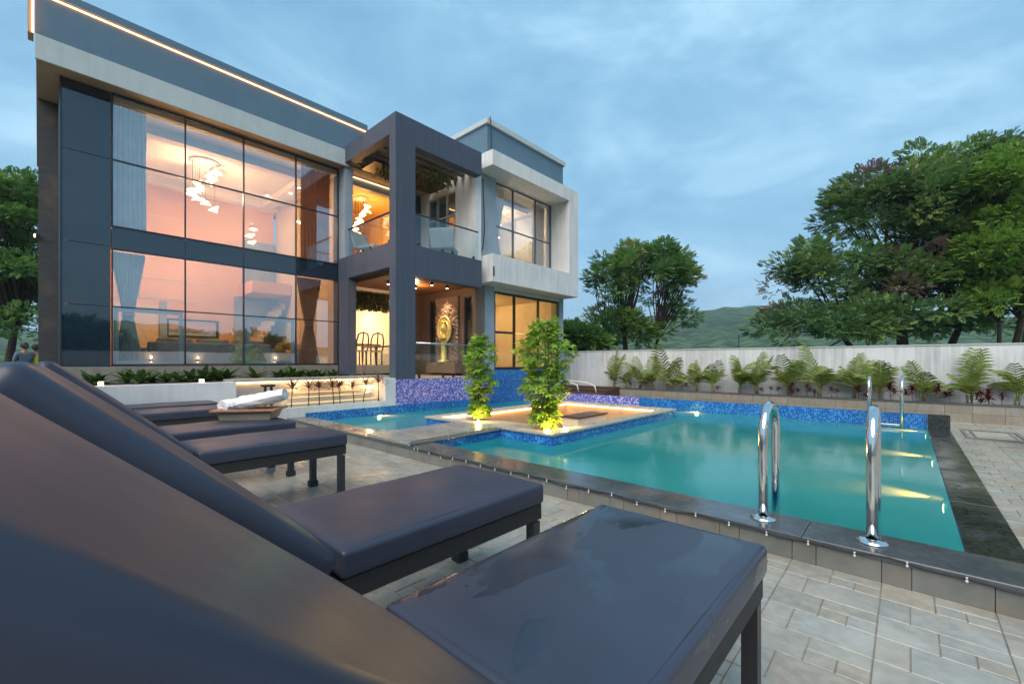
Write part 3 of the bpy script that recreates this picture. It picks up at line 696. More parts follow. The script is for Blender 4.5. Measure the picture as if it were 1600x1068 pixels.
hb('upper_parapet', 'greyblue', 7.30, 10.40, 7.47, 12.0, 5.822, 6.72); hb('parapet_coping', 'fascia', 7.25, 10.46, 7.42, 12.05, 6.722, 6.84)
hb('room_floor', 'int_floor', 7.1, 10.3, 7.76, 12.2, .5, .80); hb('room_slab', 'int_ceil', 7.1, 10.3, 7.76, 12.2, 2.80, 3.45)
hb('back_wall', 'int_ochre', 6.945, 10.3, 11.4, 11.6, .8, 2.8); hb('back_wall', 'int_pale', 7.1, 10.3, 11.0, 11.2, 3.45, 5.47)
hb('room_wall', 'int_ochre', 6.95, 7.1, 9.6, 11.4, .8, 5.47)
hb('wall_panel', 'screen', 8.5, 9.9, 11.33, 11.399, 1.9, 2.35); hb('wall_panel', 'splitstone', 7.3, 8.3, 11.35, 11.399, .9, 1.75)
hb('tile_panel', 'splitstone', 7.7, 8.9, 10.2, 10.3, .81, 1.65); hb('wall_panel', 'int_salmon', 8.9, 9.6, 11.35, 11.399, 1.2, 1.85)
hb('ceiling_tray', 'int_cream', 7.9, 9.7, 8.2, 10.4, 5.30, 5.40); hb('led_strip', 'led_cool', 8.0, 9.6, 10.42, 10.45, 5.40, 5.43)
hb('led_strip', 'led_cool', 7.3, 10.1, 11.30, 11.33, 2.72, 2.75)
for x, y_, z in ((8.0, 8.4, 2.79), (9.0, 9.0, 2.79), (9.6, 10, 2.79), (8.0, 8.3, 5.29), (9.2, 9.4, 5.29)): hb('downlight', 'downlight', x, x + .07, y_, y_ + .07, z - .01, z)
hb('wardrobe', 'int_salmon', 8.4, 8.75, 10.7, 10.99, 3.46, 5.1); hb('door_panel', 'int_cream', 9.0, 9.7, 10.95, 10.99, 3.46, 4.9)
# cables and pipes on the white box
for pts, r_ in (([(6.93, 7.40, 5.25), (6.99, 7.3, 5.22), (7.02, 7.3, 4.6), (7.04, 7.3, 4.1), (7.0, 7.3, 3.7), (6.93, 7.34, 3.4)], .014), ([(7.42, 7.45, 5.83), (7.38, 7.4, 6.2), (7.34, 7.4, 6.80), (7.34, 7.41, 6.88)], .012), ([(6.98, 6.93, 3.15), (6.98, 6.93, 2.95), (6.98, 7.1, 2.93)], .018)):
    MB().tube(pts, r_, 6).build('cable', M['wire'], H, True)
# ---- stair recess and white front wall with lit cap
hb('front_wall', 'white_wall', -1.2, 1.92, 7.125, 7.28, -.3, .70)
hb('recess_wall', 'white_wall', 1.922, 4.30, 7.50, 7.62, -.3, .685); hb('wall_cap', 'coping_tan', 1.90, 4.56, 7.30, 7.70, .688, .727)
hb('led_strip', 'led_cool', 1.95, 4.28, 7.47, 7.49, .665, .680); hb('end_block', 'white_wall', 4.302, 4.518, 7.08, 7.62, -.3, .687)
hb('bed_kerb', 'white_wall', 2.40, 4.30, 7.075, 7.14, -.3, .275); hb('bed_soil', 'soil', 2.42, 4.30, 7.142, 7.22, -.3, .255)
for k, (z0, z1, ya, xa, xb) in enumerate(((.255, .34, 7.225, 2.6, 4.25), (.342, .43, 7.30, 2.66, 4.15), (.432, .50, 7.38, 2.75, 4.05))):
    hb('step', 'int_cream', xa, xb, ya, 7.498, z0, z1); hb('led_strip', 'led_thin', xa + .05, xb - .05, ya - .006, ya - .002, z1 - .020, z1 - .014)
hb('step_lamp', 'bulb', 4.08, 4.20, 7.34, 7.37, .50, .545)
for k, (xa, xb) in enumerate(((-1.0, 1.9), (1.95, 4.5))): hb('bed_soil', 'soil', xa, xb, 7.72 if k else 7.282, 9.355, -.3, .655)
o = None

# ---- lights for the rooms (most belong to a lit lamp, some are added fill)
light('POINT', (2.37, 10.95, 4.62), 38, (1, .51, .23), .05); light('POINT', (2.2, 11.9, 3.5), 24, (1, .50, .22), .05)  # second point is added fill without a lamp, unseen behind the floor band
light('POINT', (3.75, 12.6, 4.3), 8, (1, .62, .38), .03); light('POINT', (4.25, 10.6, 4.3), 6, (1, .62, .4), .03)
light('POINT', (5.45, 11.2, 2.0), 11, (1, .58, .22), .04); light('POINT', (5.62, 10.4, 4.45), 22, (1, .50, .14), .04)
light('POINT', (8.6, 9.4, 2.70), 46, (1, .58, .18), .04); light('POINT', (9.1, 9.0, 5.0), 30, (1, .72, .5), .04)
s_ = light('SPOT', (6.45, 8.27, 2.66), 22, (1, .70, .42), .03, spot_size=R(75), spot_blend=.7); aim(s_, (.22, 0, -1))
for x, y_ in ((5.05, 8.2), (5.75, 7.6)): s_ = light('SPOT', (x, y_, 2.62), 15, (1, .62, .34), .03, spot_size=R(110), spot_blend=.8); aim(s_, (0, 0, -1))
light('POINT', (2.9, 7.36, .62), .9, (1, .60, .28), .04); light('POINT', (3.8, 7.36, .62), .9, (1, .60, .28), .04)  # added fill points for the glow in the recess, no lamp at either
light('POINT', (5.75, 8.2, 2.60), 9, (1, .55, .26), .02)

# ================================================================== THINGS ABOUT THE HOUSE
def curtain(loc, w, h, mat, label, tie=None, folds=9, along='x', amp=.035):
    nz, nu = 28, folds * 6; vs = []
    for j in range(nz + 1):
        z = h * j / nz; k = 1.0
        if tie is not None:
            d = abs(z - tie) / (h * .5); k = .30 + .70 * min(1, d) ** .9
        for i in range(nu + 1):
            u = (i / nu - .5) * w * k; q = amp * math.sin(i / nu * folds * 2 * PI + .5 * math.sin(z * 2)) * (.6 + .4 * k)
            vs.append((u, q, z) if along == 'x' else (q, u, z))
    fs = [(j * (nu + 1) + i, j * (nu + 1) + i + 1, (j + 1) * (nu + 1) + i + 1, (j + 1) * (nu + 1) + i) for j in range(nz) for i in range(nu)]
    r = empty('curtain', loc, label, 'curtain')
    o = MB().add([(a + loc[0], b + loc[1], c_ + loc[2]) for a, b, c_ in vs], fs).build('drape', M[mat], r, True)
    md = o.modifiers.new('thick', 'SOLIDIFY'); md.thickness = .006
    if tie is not None:
        x, y_, z = loc; a = w * .17; rr = (a, .07) if along == 'x' else (.07, a)
        MB().tube([(x + rr[0] * math.cos(q), y_ + rr[1] * math.sin(q), z + tie) for q in np.linspace(0, 2 * PI, 13)], .018, 6, False).build('tieback', M[mat], r, True)
    return r
curtain((1.02, 9.62, 3.2), .46, 2.0, 'curtain_grey', 'grey straight curtain at the left edge of the upper big window', None, 8)
curtain((1.02, 9.62, .92), .42, 1.88, 'curtain_grey', 'grey curtain tied in the middle behind the lower left window', .85, 8)
curtain((4.12, 9.62, 3.2), .62, 2.0, 'curtain_brown', 'brown straight curtain behind the upper window nearest the balcony', None, 8)
curtain((3.98, 9.62, .92), .50, 1.88, 'curtain_brown', 'brown curtain tied in the middle behind the lower window nearest the doorway', .85, 8)
curtain((6.35, 13.25, .95), .8, 1.6, 'curtain_gold', 'golden pleated curtain on the dining room back wall', None, 10)
curtain((7.95, 7.85, 3.46), .62, 2.0, 'curtain_cream', 'pale tied curtain at the left of the white box window', .7, 8)
curtain((9.72, 7.85, 3.46), .46, 2.0, 'curtain_cream', 'pale straight curtain at the right end of the white box window', None, 7)
curtain((7.2, 8.5, 3.46), .8, 1.9, 'curtain_cream', 'pale curtain inside the balcony side window', None, 8, 'y')
def chandelier(loc, drop, n, label, spread=.22, plate=.28, seed=1):
    rr = random.Random(seed); c = empty('chandelier', loc, label, 'chandelier'); x, y_, z = loc
    MB().lathe([(0, 0), (plate, 0), (plate, .03), (0, .03)], (x, y_, z - .03), 24).build('ceiling_plate', M['alu_white'], c, True)
    for k in range(n):
        f = k / max(1, n - 1); q = f * 5.2 + rr.uniform(-.4, .4); r_ = spread * (.5 + .5 * rr.random()); px, py, pz = x + r_ * math.cos(q), y_ + r_ * math.sin(q), z - .18 - drop * f
        MB().tube([(px, py, z - .03), (px, py, pz + .08)], .003, 4).build('cord', M['black'], c)
        b = MB()
        for w in range(5):
            a = w * 1.256 + rr.random(); el = rr.uniform(-.6, .5); L_ = rr.uniform(.08, .15)
            d = Vector((math.cos(a) * math.cos(el), math.sin(a) * math.cos(el), math.sin(el)))
            b.tube([(px, py, pz), tuple(Vector((px, py, pz)) + d * L_ * .6 + Vector((0, 0, .02))), tuple(Vector((px, py, pz)) + d * L_)], [.035, .028, .008], 6)
        b.build('glass_shade', M['amber'], c)
    return c
chandelier((2.37, 10.95, 5.205), .85, 11, 'large cascading chandelier of glowing glass birds in the upper big window', .26, .27, 3)
chandelier((5.62, 10.4, 5.2), 1.3, 13, 'cascading chandelier of glowing glass rings behind the orange balcony door', .22, .2, 5)
chandelier((3.75, 12.6, 4.6), .35, 3, 'small string of round glowing bulbs over the gallery', .05, .06, 8)
chandelier((4.25, 10.6, 4.6), .3, 3, 'small bulb cluster hanging next to the brown upper curtain', .05, .06, 9)
chandelier((9.1, 9.0, 5.29), .5, 5, 'small glowing chandelier in the white box bedroom window', .12, .12, 11)
p_ = empty('pendant_lamp', (5.45, 11.2, 2.1), 'glowing oval pendant lamp hanging over the dining table', 'lamp')
MB().ball((5.45, 11.2, 2.13), .16, 14, 8, (1.3, 1, .5)).build('shade', M['bulb'], p_, True); MB().tube([(5.45, 11.2, 2.2), (5.45, 11.2, 2.72)], .006, 5).build('cord', M['black'], p_)
tag(box('ceiling_light', M['downlight'], 5.1, 6.2, 11.6, 12.4, 2.69, 2.715), 'bright recessed ceiling panel of the dining room seen through the doorway', 'light')
# sofa, picture, armchair
sf = empty('sofa', (2.2, 10.3, .9), 'long grey sofa seen from behind through the lower big window', 'sofa')
box('back', M['sofa'], 1.35, 3.4, 10.15, 10.35, .95, 1.36, sf, .03); box('seat', M['sofa'], 1.45, 3.3, 10.36, 10.9, .95, 1.15, sf, .03)
box('armrest', M['sofa'], 1.2, 1.345, 10.15, 10.9, .9, 1.25, sf, .03); box('armrest', M['sofa'], 3.405, 3.55, 10.15, 10.9, .9, 1.25, sf, .03)
for k in range(3): box('cushion', M['sofa'], 1.5 + k * .62, 2.05 + k * .62, 10.36, 10.5, 1.151, 1.44, sf, .04)
pc = empty('wall_picture', (2.5, 13.37, 1.6), 'wide dark framed picture with pale landscape on the salmon wall', 'picture')
box('frame', M['screen'], 2.1, 3.2, 13.36, 13.384, 1.6, 2.05, pc)
t = NT('picture_print'); pz = t.pos((1, 1, 1)); sx = t.n('ShaderNodeSeparateXYZ'); t.l(pz, sx.inputs[0]); hh = t.math('ADD', sx.outputs[2], t.math('MULTIPLY', t.noise(9, 4, pz), .14))
M['print'] = t.done(t.bsdf(t.ramp(t.math('MULTIPLY', t.math('SUBTRACT', hh, 1.55), 1.7), [(0, (.05, .06, .08)), (.35, (.5, .5, .55)), (.45, (.1, .12, .16)), (.6, (.8, .5, .3)), (.9, (.35, .45, .6))]), .3))
box('print', M['print'], 2.16, 3.14, 13.35, 13.359, 1.64, 2.01, pc)
ac = empty('armchair', (3.75, 9.95, .9), 'rounded orange armchair beside the tied brown curtain', 'armchair')
MB().lathe([(0, 0), (.24, 0), (.26, .2), (.24, .26), (0, .27)], (3.75, 10.0, .92), 18).build('seat', M['curtain_gold'], ac, True)
MB().tube([(3.75 + .24 * math.cos(a), 10.0 + .24 * math.sin(a), 1.24 + .1 * math.sin(a)) for a in np.linspace(-.4, PI + .4, 12)], .085, 8).build('backrest', M['curtain_gold'], ac, True)
# dining set
dt = empty('dining_table', (5.5, 11.0, .9), 'dining table with turned legs in the bright dining room', 'table')
box('tabletop', M['wood_rim'], 5.0, 6.3, 10.6, 11.5, 1.42, 1.46, dt)
for x in (5.08, 6.2):
    for y_ in (10.68, 11.4): MB().tube([(x, y_, .9), (x, y_, 1.2), (x, y_, 1.42)], [.02, .035, .03], 8).build('leg', M['wood_rim'], dt)
def dchair():
    r = empty('dining_chair', (0, 0, 0)); 
    MB().box(-.17, .17, -.17, .17, .34, .38).build('seat', M['int_cream'], r); b = MB()
    b.tube([(-.16, .17, .38), (-.17, .21, .62), (-.13, .24, .78), (0, .25, .83), (.13, .24, .78), (.17, .21, .62), (.16, .17, .38)], .018, 6).tube([(0, .18, .4), (0, .25, .82)], .018, 5)
    b.build('backrest', M['wood_dark'], r)
    for x in (-.15, .15):
        for y_ in (-.15, .15): MB().tube([(x, y_, .34), (x, y_, 0)], .016, 6).build('leg', M['wood_dark'], r)
    return r
dc = dchair()
for i, (x, y_, a, lb) in enumerate(((5.05, 10.35, PI, 'dining chair nearest the door jamb, back to the pool'), (5.5, 10.35, PI + .1, 'dining chair in the middle of the doorway view'), (5.95, 10.35, PI - .1, 'dining chair partly hidden by the charcoal pillar'), (5.3, 11.8, 0, 'dining chair on the far side of the table'))):
    o = dc if i == 0 else copy_tree(dc); o.location = (x, y_, .9); o.rotation_euler = (0, 0, a); tag(o, lb, 'chair', 'dining room chairs')
pf = empty('wall_frame', (5.75, 13.37, 1.75), 'small framed picture with glowing print beside the golden curtain', 'picture')
box('frame', M['wood_dark'], 5.62, 5.86, 13.37, 13.399, 1.72, 2.02, pf); box('print', M['downlight'], 5.65, 5.83, 13.362, 13.369, 1.75, 1.99, pf)  # print is no lamp: its brightness is put in as downlight emission
# balcony chairs
def bchair(loc, rz, label):
    r = empty('balcony_chair', loc, label, 'chair', 'balcony chairs', rz=0)
    x, y_, z = loc
    m = Matrix.Translation(Vector(loc)) @ Matrix.Rotation(rz, 4, 'Z')
    MB().box(-.24, .24, -.24, .2, .28, .36).xf(m).build('seat', M['curtain_grey'], r, bevel=.02)
    MB().add([(-.26, .2, .3), (.26, .2, .3), (.26, .27, .3), (-.26, .27, .3), (-.28, .34, .72), (.28, .34, .72), (.28, .40, .72), (-.28, .40, .72)], [(3, 2, 1, 0), (4, 5, 6, 7), (0, 1, 5, 4), (1, 2, 6, 5), (2, 3, 7, 6), (3, 0, 4, 7)]).xf(m).build('backrest', M['curtain_grey'], r, bevel=.02)
    for a in (-.2, .2):
        for b in (-.2, .2): MB().tube([(a, b, .28), (a, b, 0)], .015, 6).xf(m).build('leg', M['black'], r)
bchair((6.25, 7.75, 3.20), 2.2, 'grey balcony chair behind the glass railing next to the white box'); bchair((5.05, 8.9, 3.20), .4, 'grey balcony chair beside the orange balcony door')
# sculpture
sc_ = empty('sculpture', (6.55, 8.27, .97), 'golden oval sculpture of a serene head on the rough stone niche', 'sculpture')
b_ = MB()
pr = [(0, 0), (.25, 0), (.27, .03), (.26, .055), (.225, .06), (.215, .04), (.185, .04), (.175, .06), (.15, .06), (.14, .035), (0, .03)]
b_.lathe(pr, (0, 0, 0), 28); b_.xf(Matrix.Translation((6.66, 8.27, 1.77)) @ Matrix.Rotation(-PI / 2, 4, 'Y') @ Matrix.Diagonal((1.25, 1, 1, 1)))
b_.build('halo_disc', M['gold'], sc_, True)
b_ = MB(); b_.ball((6.60, 8.27, 1.80), .085, 14, 10, (.8, .85, 1.25)); b_.ball((6.60, 8.27, 1.92), .04, 10, 6, (1, 1, .9)); b_.tube([(6.61, 8.27, 1.70), (6.62, 8.27, 1.60), (6.62, 8.27, 1.54)], [.05, .055, .13], 12)
b_.tube([(6.535, 8.27, 1.83), (6.515, 8.27, 1.79), (6.532, 8.27, 1.775)], [.006, .014, .008], 6)
for sy in (-1, 1): b_.ball((6.61, 8.27 + sy * .075, 1.78), .03, 6, 5, (.5, .35, 1.4)); b_.tube([(6.537, 8.27 + sy * .02, 1.815), (6.533, 8.27 + sy * .035, 1.81), (6.545, 8.27 + sy * .05, 1.815)], .006, 5)
b_.tube([(6.54, 8.25, 1.75), (6.532, 8.27, 1.747), (6.54, 8.29, 1.75)], .007, 5); b_.build('head', M['gold'], sc_, True)
MB().lathe([(0, 0), (.15, 0), (.14, .05), (.07, .08), (.07, .42), (.11, .47), (0, .48)], (6.61, 8.27, .97), 18).build('pedestal', M['gold'], sc_, True)
# stool by the white wall
bs = empty('bar_stool', (2.25, 6.86, 0), 'black stool with two slim legs against the lit white wall behind the towels', 'stool')
box('seat', M['black'], 2.17, 2.33, 6.8, 6.92, .63, .66, bs)
for x in (2.2, 2.28): box('leg', M['black'], x, x + .03, 6.84, 6.87, .02, .63, bs)
box('base', M['black'], 2.17, 2.33, 6.8, 6.92, .003, .02, bs)
# wall lamps on the garden wall (they show as reflections in the glass)
for i, (x, lb) in enumerate(((.1, 'small wall lamp reflected in the dark glass panel'), (3.5, 'small wall lamp reflected under the grey tied curtain'), (5.3, 'small wall lamp reflected below the dark wall picture'), (8.8, 'small wall lamp reflected beside the brown tied curtain'))):
    w = empty('wall_lamp', (x, -6.96, 1.02), lb, 'lamp', 'garden wall lamps')
    MB().box(x - .05, x + .05, -6.995, -6.93, .98, 1.10).build('body', M['black'], w); MB().box(x - .04, x + .04, -6.985, -6.94, 1.101, 1.11).box(x - .04, x + .04, -6.985, -6.94, .97, .979).build('lens', M['bulb'], w)
    light('POINT', (x, -6.85, 1.2), 1.2, WARM, .03)
for i, (x, y_, lb) in enumerate(((.52, 7.33, 'tiny glowing garden light at the left end of the planted bed'), (1.55, 7.33, 'tiny glowing garden light in the middle of the planted bed'))):
    g = empty('garden_light', (x, y_, .70), lb, 'light', 'bed lights'); MB().box(x - .012, x + .012, y_ - .012, y_ + .012, .655, .70).build('stake', M['black'], g); MB().box(x - .022, x + .022, y_ - .022, y_ + .022, .701, .745).build('lens', M['bulb'], g)
wl_ = empty('eave_lamp', (.0, 10.45, 3.05), 'small lit lamp on the edge of the dark stone wall', 'lamp'); MB().box(-.03, .0, 10.44, 10.5, 3.0, 3.08).build('body', M['black'], wl_); MB().box(-.045, -.031, 10.45, 10.49, 3.02, 3.06).build('lens', M['bulb'], wl_)

# ================================================================== LOUNGERS
def soft_box(lx, ly, lz, x0=0, y0=0, z0=0, bev=.03, puff=.006, seed=0, crown=False):
    bm = bmesh.new(); bmesh.ops.create_cube(bm, size=1, matrix=Matrix.Translation((x0 + lx / 2, y0, z0 + lz / 2)) @ Matrix.Diagonal((lx, ly, lz, 1)))
    bmesh.ops.bevel(bm, geom=bm.edges[:], offset=bev, segments=5, profile=.55, affect='EDGES', clamp_overlap=True)
    big = [f for f in bm.faces if f.calc_area() > .02]
    es = list({e_ for f in big for e_ in f.edges if e_.calc_length() > .2})
    bmesh.ops.subdivide_edges(bm, edges=es, cuts=14, use_grid_fill=True)
    rr = random.Random(seed); a1, a2, a3 = rr.uniform(0, 6), rr.uniform(0, 6), rr.uniform(0, 6)
    for v in bm.verts:
        if v.co.z > z0 + lz * .5:
            u = (v.co.x - x0) / lx; w = (v.co.y - y0) / ly + .5
            if crown: v.co.z += puff * max(0, math.sin(PI * u)) ** .4 * (max(0, math.sin(PI * w)) - .35)
            else: v.co.z += puff * (max(0, math.sin(PI * u)) * max(0, math.sin(PI * w))) + .0016 * math.sin(u * 9 + a1) * math.sin(w * 6 + a2) + .0010 * math.sin(u * 23 + a3 + w * 7)
    for f in bm.faces: f.smooth = True
    return bm
def bm_obj(name, bm, mat, parent, mat4=None):
    if mat4 is not None: bm.transform(mat4)
    me = bpy.data.meshes.new(name); bm.to_mesh(me); bm.free(); me.materials.append(mat); return meshobj(name, me, parent, WL[parent.name])
LW = .55; LB = .66; TILT = R(42.6); BL = .79
def lounger(seed=0):
    r = empty('sun_lounger', (0, 0, 0))
    bm_obj('seat_cushion', soft_box(.905, LW, .085, .004, 0, .39, .019, .006, seed), M['leather'], r)
    # local x runs up the backrest, local z is the front face
    mt = Matrix.Translation((0, 0, .472)) @ Matrix(((-math.cos(TILT), 0, math.sin(TILT), 0), (0, 1, 0, 0), (math.sin(TILT), 0, math.cos(TILT), 0), (0, 0, 0, 1)))
    bm_obj('back_cushion', soft_box(BL, LB, .09, 0.012, 0, -.09, .040, .022, seed + 5, True), M['leather'], r, mt)
    MB().box(.04, BL - .03, -LW / 2 + .03, LW / 2 - .03, -.13, -.092).xf(mt).build('back_panel', M['rattan'], r)
    x0, x1, y0, q = .012, .903, LW / 2 - .006, .03
    lp = [(x0 + q, -y0), (x1 - q, -y0), (x1 - .008, -y0 + .008), (x1, -y0 + q), (x1, y0 - q), (x1 - .008, y0 - .008), (x1 - q, y0), (x0 + q, y0), (x0 + .008, y0 - .008), (x0, y0 - q), (x0, -y0 + q), (x0 + .008, -y0 + .008), (x0 + q, -y0)]
    MB().tube([(a, b, .402) for a, b in lp], .0055, 6, False).build('piping', M['leather'], r, True)
    MB().box(-.02, .90, -LW / 2 + .012, -LW / 2 + .05, .325, .388).box(-.02, .90, LW / 2 - .05, LW / 2 - .012, .325, .388).box(.86, .90, -LW / 2 + .05, LW / 2 - .05, .325, .388).box(-.02, .02, -LW / 2 + .05, LW / 2 - .05, .325, .388).build('rattan_frame', M['rattan'], r)
    MB().box(.02, .86, -LW / 2 + .05, LW / 2 - .05, .355, .385).build('base_panel', M['black'], r)
    MB().box(-.62, -.02, -LW / 2 + .012, -LW / 2 + .045, .30, .34).box(-.62, -.02, LW / 2 - .045, LW / 2 - .012, .30, .34).box(-.62, -.585, -LW / 2 + .045, LW / 2 - .045, .30, .34).build('rear_rail', M['black'], r)
    for sy in (-1, 1):
        y_ = sy * (LW / 2 - .036)
        for x in (.873, .05, -.58):
            g = MB().box(x - .021, x + .021, y_ - .021, y_ + .021, .03, .315 if x > -.1 else .30).build('leg', M['black'], r)
            MB().box(x - .030, x + .030, y_ - .030, y_ + .030, .001, .045).build('foot_cap', M['cap'], g)
        MB().tube([(-.50, y_, .33), (-.33, y_, .66)], .012, 6).build('prop_bar', M['black'], r)
    return r
LG = lounger(1)
for i, (x, y_, lb) in enumerate(((.50, .568, 'large black leather sun lounger in front with rain puddles on its seat'), (.56, 1.425, 'black leather sun lounger with dry dull seat, second from the camera'),
        (.615, 3.285, 'black leather sun lounger with pale sheen on its seat, just before the towel lounger'), (.615, 4.215, 'black leather sun lounger carrying the towel tray'),
        (.62, 5.90, 'black leather sun lounger just behind the towel lounger'), (.66, 6.72, 'black leather sun lounger closest to the white wall'))):
    o = LG if i == 0 else copy_tree(LG); o.location = (x, y_, 0); tag(o, lb, 'sun lounger', 'black loungers in a row beside the pool')
    if i == 0:
        for ch in o.children:
            if ch.name.startswith('seat_cushion'): wet = ch
o = copy_tree(LG); o.location = (7.72, -2.0, 0); o.rotation_euler = (0, 0, PI / 2); tag(o, 'black sun lounger whose foot end pokes in beyond the drain cover', 'sun lounger', 'black loungers in a row beside the pool')
wet.data = wet.data.copy(); wet.data.materials[0] = M['leather_wet']

# ---------------- tray and towels on the fourth lounger
tr = empty('towel_tray', (1.28, 4.42, .477), 'cream wicker tray with wooden rim on the fourth lounger', 'tray'); trm = Matrix.Translation((1.30, 4.40, .482)) @ Matrix.Rotation(R(-38), 4, 'Z')
def ring(a0, b0, z0, a1, b1, z1, t_):
    m = MB(); o_ = [(-a0, -b0, z0), (a0, -b0, z0), (a0, b0, z0), (-a0, b0, z0), (-a1, -b1, z1), (a1, -b1, z1), (a1, b1, z1), (-a1, b1, z1)]
    i_ = [(x * (1 - t_ / abs(x)), y_ * (1 - t_ / abs(y_)), z) for x, y_, z in o_]
    m.add(o_ + i_, [(k, (k + 1) % 4, 4 + (k + 1) % 4, 4 + k) for k in range(4)] + [(8 + (k + 1) % 4, 8 + k, 12 + k, 12 + (k + 1) % 4) for k in range(4)] + [(4 + k, 4 + (k + 1) % 4, 12 + (k + 1) % 4, 12 + k) for k in range(4)] + [((k + 1) % 4, k, 8 + k, 8 + (k + 1) % 4) for k in range(4)])
    return m
m = ring(.20, .12, 0, .225, .14, .075, .012); m.box(-.185, .185, -.105, .105, .002, .010); m.xf(trm).build('basket', M['basket'], tr)
m = ring(.262, .175, .076, .262, .175, .094, .05); m.xf(trm).build('rim', M['wood_rim'], tr, bevel=.003)
def towel(pts, r, label, name='rolled_towel', flat=.8, seed=0):
    rr = random.Random(seed); n = 40; L_ = 26; vs = []; ax = Vector(pts[1]) - Vector(pts[0]); t = ax.normalized(); a = t.cross(Vector((0, 0, 1))).normalized(); b = a.cross(t)
    rings = []
    for j in range(L_ + 1):
        f = j / L_; c_ = Vector(pts[0]) + ax * f; k_ = r * (1 - .10 * f + .06 * math.sin(f * 9 + seed) + .04 * math.sin(f * 31))
        for i in range(n):
            q = 2 * PI * i / n; k2 = k_ * (1 + .05 * math.sin(q * 3 + f * 6 + seed) + .02 * math.sin(q * 7 + f * 15) + (.10 if i == 0 else 0))
            vs.append(tuple(c_ + a * k2 * math.cos(q) + b * k2 * flat * math.sin(q)))
    fs = [(j * n + i, j * n + (i + 1) % n, (j + 1) * n + (i + 1) % n, (j + 1) * n + i) for j in range(L_) for i in range(n)]
    m = MB().add(vs, fs)
    for end in (0, L_):   # spiral of the rolled cloth at both ends
        c_ = Vector(pts[0]) + ax * (end / L_); s_ = -1 if end == 0 else 1; o_ = len(m.v)
        ringi = [end * n + i for i in range(n)]; prev = ringi
        for kk, (rr_, dd) in enumerate(((.86, .004), (.74, -.012), (.62, .003), (.48, -.012), (.34, .002), (.18, -.008))):
            cur = []
            for i in range(n):
                q = 2 * PI * i / n; k2 = r * (rr_ - .06 * i / n)
                m.v.append(tuple(c_ + t * s_ * dd + a * k2 * math.cos(q) + b * k2 * flat * math.sin(q))); cur.append(len(m.v) - 1)
            for i in range(n):
                f_ = (prev[i], prev[(i + 1) % n], cur[(i + 1) % n], cur[i]); m.f.append(f_ if end else f_[::-1])
            prev = cur
        m.f.append(tuple(prev))
    o = m.build(name, M['towel'], None, True); tag(o, label, 'towel'); return o
def T(x, y_, z): return tuple(trm @ Vector((x, y_, z)))
towel([T(-.08, .01, .135), T(.29, .00, .215)], .082, 'long white rolled towel resting slanted across the wicker tray', flat=.75, seed=2)
towel([T(-.21, -.05, .115), T(-.12, .08, .13)], .078, 'short crumpled white towel at the left end of the wicker tray', flat=.7, seed=5)

# ================================================================== POOL FITTINGS
def arc(c_, r, a0, a1, n, plane):
    return [(c_[0] + r * math.cos(a), c_[1], c_[2] + r * math.sin(a)) for a in np.linspace(a0, a1, n)]
def handrail(x0, x1, y_, base, top, low, label, far=False):
    r = empty('pool_handrail', (x0, y_, base), label, 'handrail', 'steel rails at the pool edge')
    rad = .095; xm = (x0 + x1) / 2; s = 1 if x1 > x0 else -1
    d0 = abs(x1 - x0) / 2
    pts = [(x0, y_, base), (x0, y_, base + .25), (x0 - s * .012, y_, base + (top - base) * .62)]
    for a in np.linspace(PI, 0, 15): pts.append((xm + s * (d0 * math.cos(a)) , y_, top - .16 + .16 * math.sin(a)))
    pts += [(x1 + s * .0, y_, top - .3), (x1, y_, low)]
    MB().tube(pts, .0235, 14).build('rail', M['steel'], r, True)
    MB().lathe([(0, 0), (.062, 0), (.062, .006), (.045, .016), (.025, .02), (.025, .02)], (x0, y_, base), 22).build('flange', M['steel'], r, True)
    return r
handrail(2.715, 3.02, .59, .127, .745, -.5, 'curved steel handrail at the pool edge, behind the front lounger corner')
handrail(2.715, 3.02, .125, .127, .755, -.5, 'curved steel handrail nearest the dark granite edge of the pool')
lad = empty('pool_ladder', (8.7, .22, .21), 'steel pool ladder with two tall rails on the far blue tiled wall', 'ladder')
for y_ in (.055, .425):
    pts = [(8.80, y_, .212), (8.80, y_, .60)] + [(8.62 + .18 * math.cos(a), y_, .60 + .16 * math.sin(a)) for a in np.linspace(.2, PI - .2, 9)] + [(8.44, y_, .58), (8.44, y_, -.5)]
    MB().tube(pts, .022, 10).build('rail', M['steel'], lad, True)
for z in (.055, -.18): box('tread', M['steel'], 8.40, 8.48, .078, .402, z, z + .03, lad, .004)
# string of little bulbs along the coping
sl = empty('string_light', (2.56, 1.8, .1), 'string of small white bulbs on a black wire along the pool coping', 'string light')
pts = []; yy = -.9; zz = .085
while yy < 3.72: pts.append((2.558 - .004 * math.sin(yy * 11), yy, .112 + .008 * math.sin(yy * 9 + 1) + .006 * math.sin(yy * 23))); yy += .06
pts += [(2.565, 3.76, .15), (2.60, 3.785, .172), (2.8, 3.79, .171), (3.1, 3.79, .171), (3.4, 3.79, .171), (3.7, 3.79, .171), (3.9, 3.785, .172)]
MB().tube(pts, .0035, 5).build('wire', M['wire'], sl, True)
bme = MB().ball((0, 0, -.004), .006, 8, 6, (1, 1, 1.2)).tube([(0, 0, .004), (0, 0, .014)], .004, 6).mesh('bulb', M['pearl'], True)
k = 3
while k < len(pts): meshobj('bulb', bme, sl, (pts[k][0] - .006, pts[k][1], pts[k][2] - .006)); k += 3 if k < 75 else 1
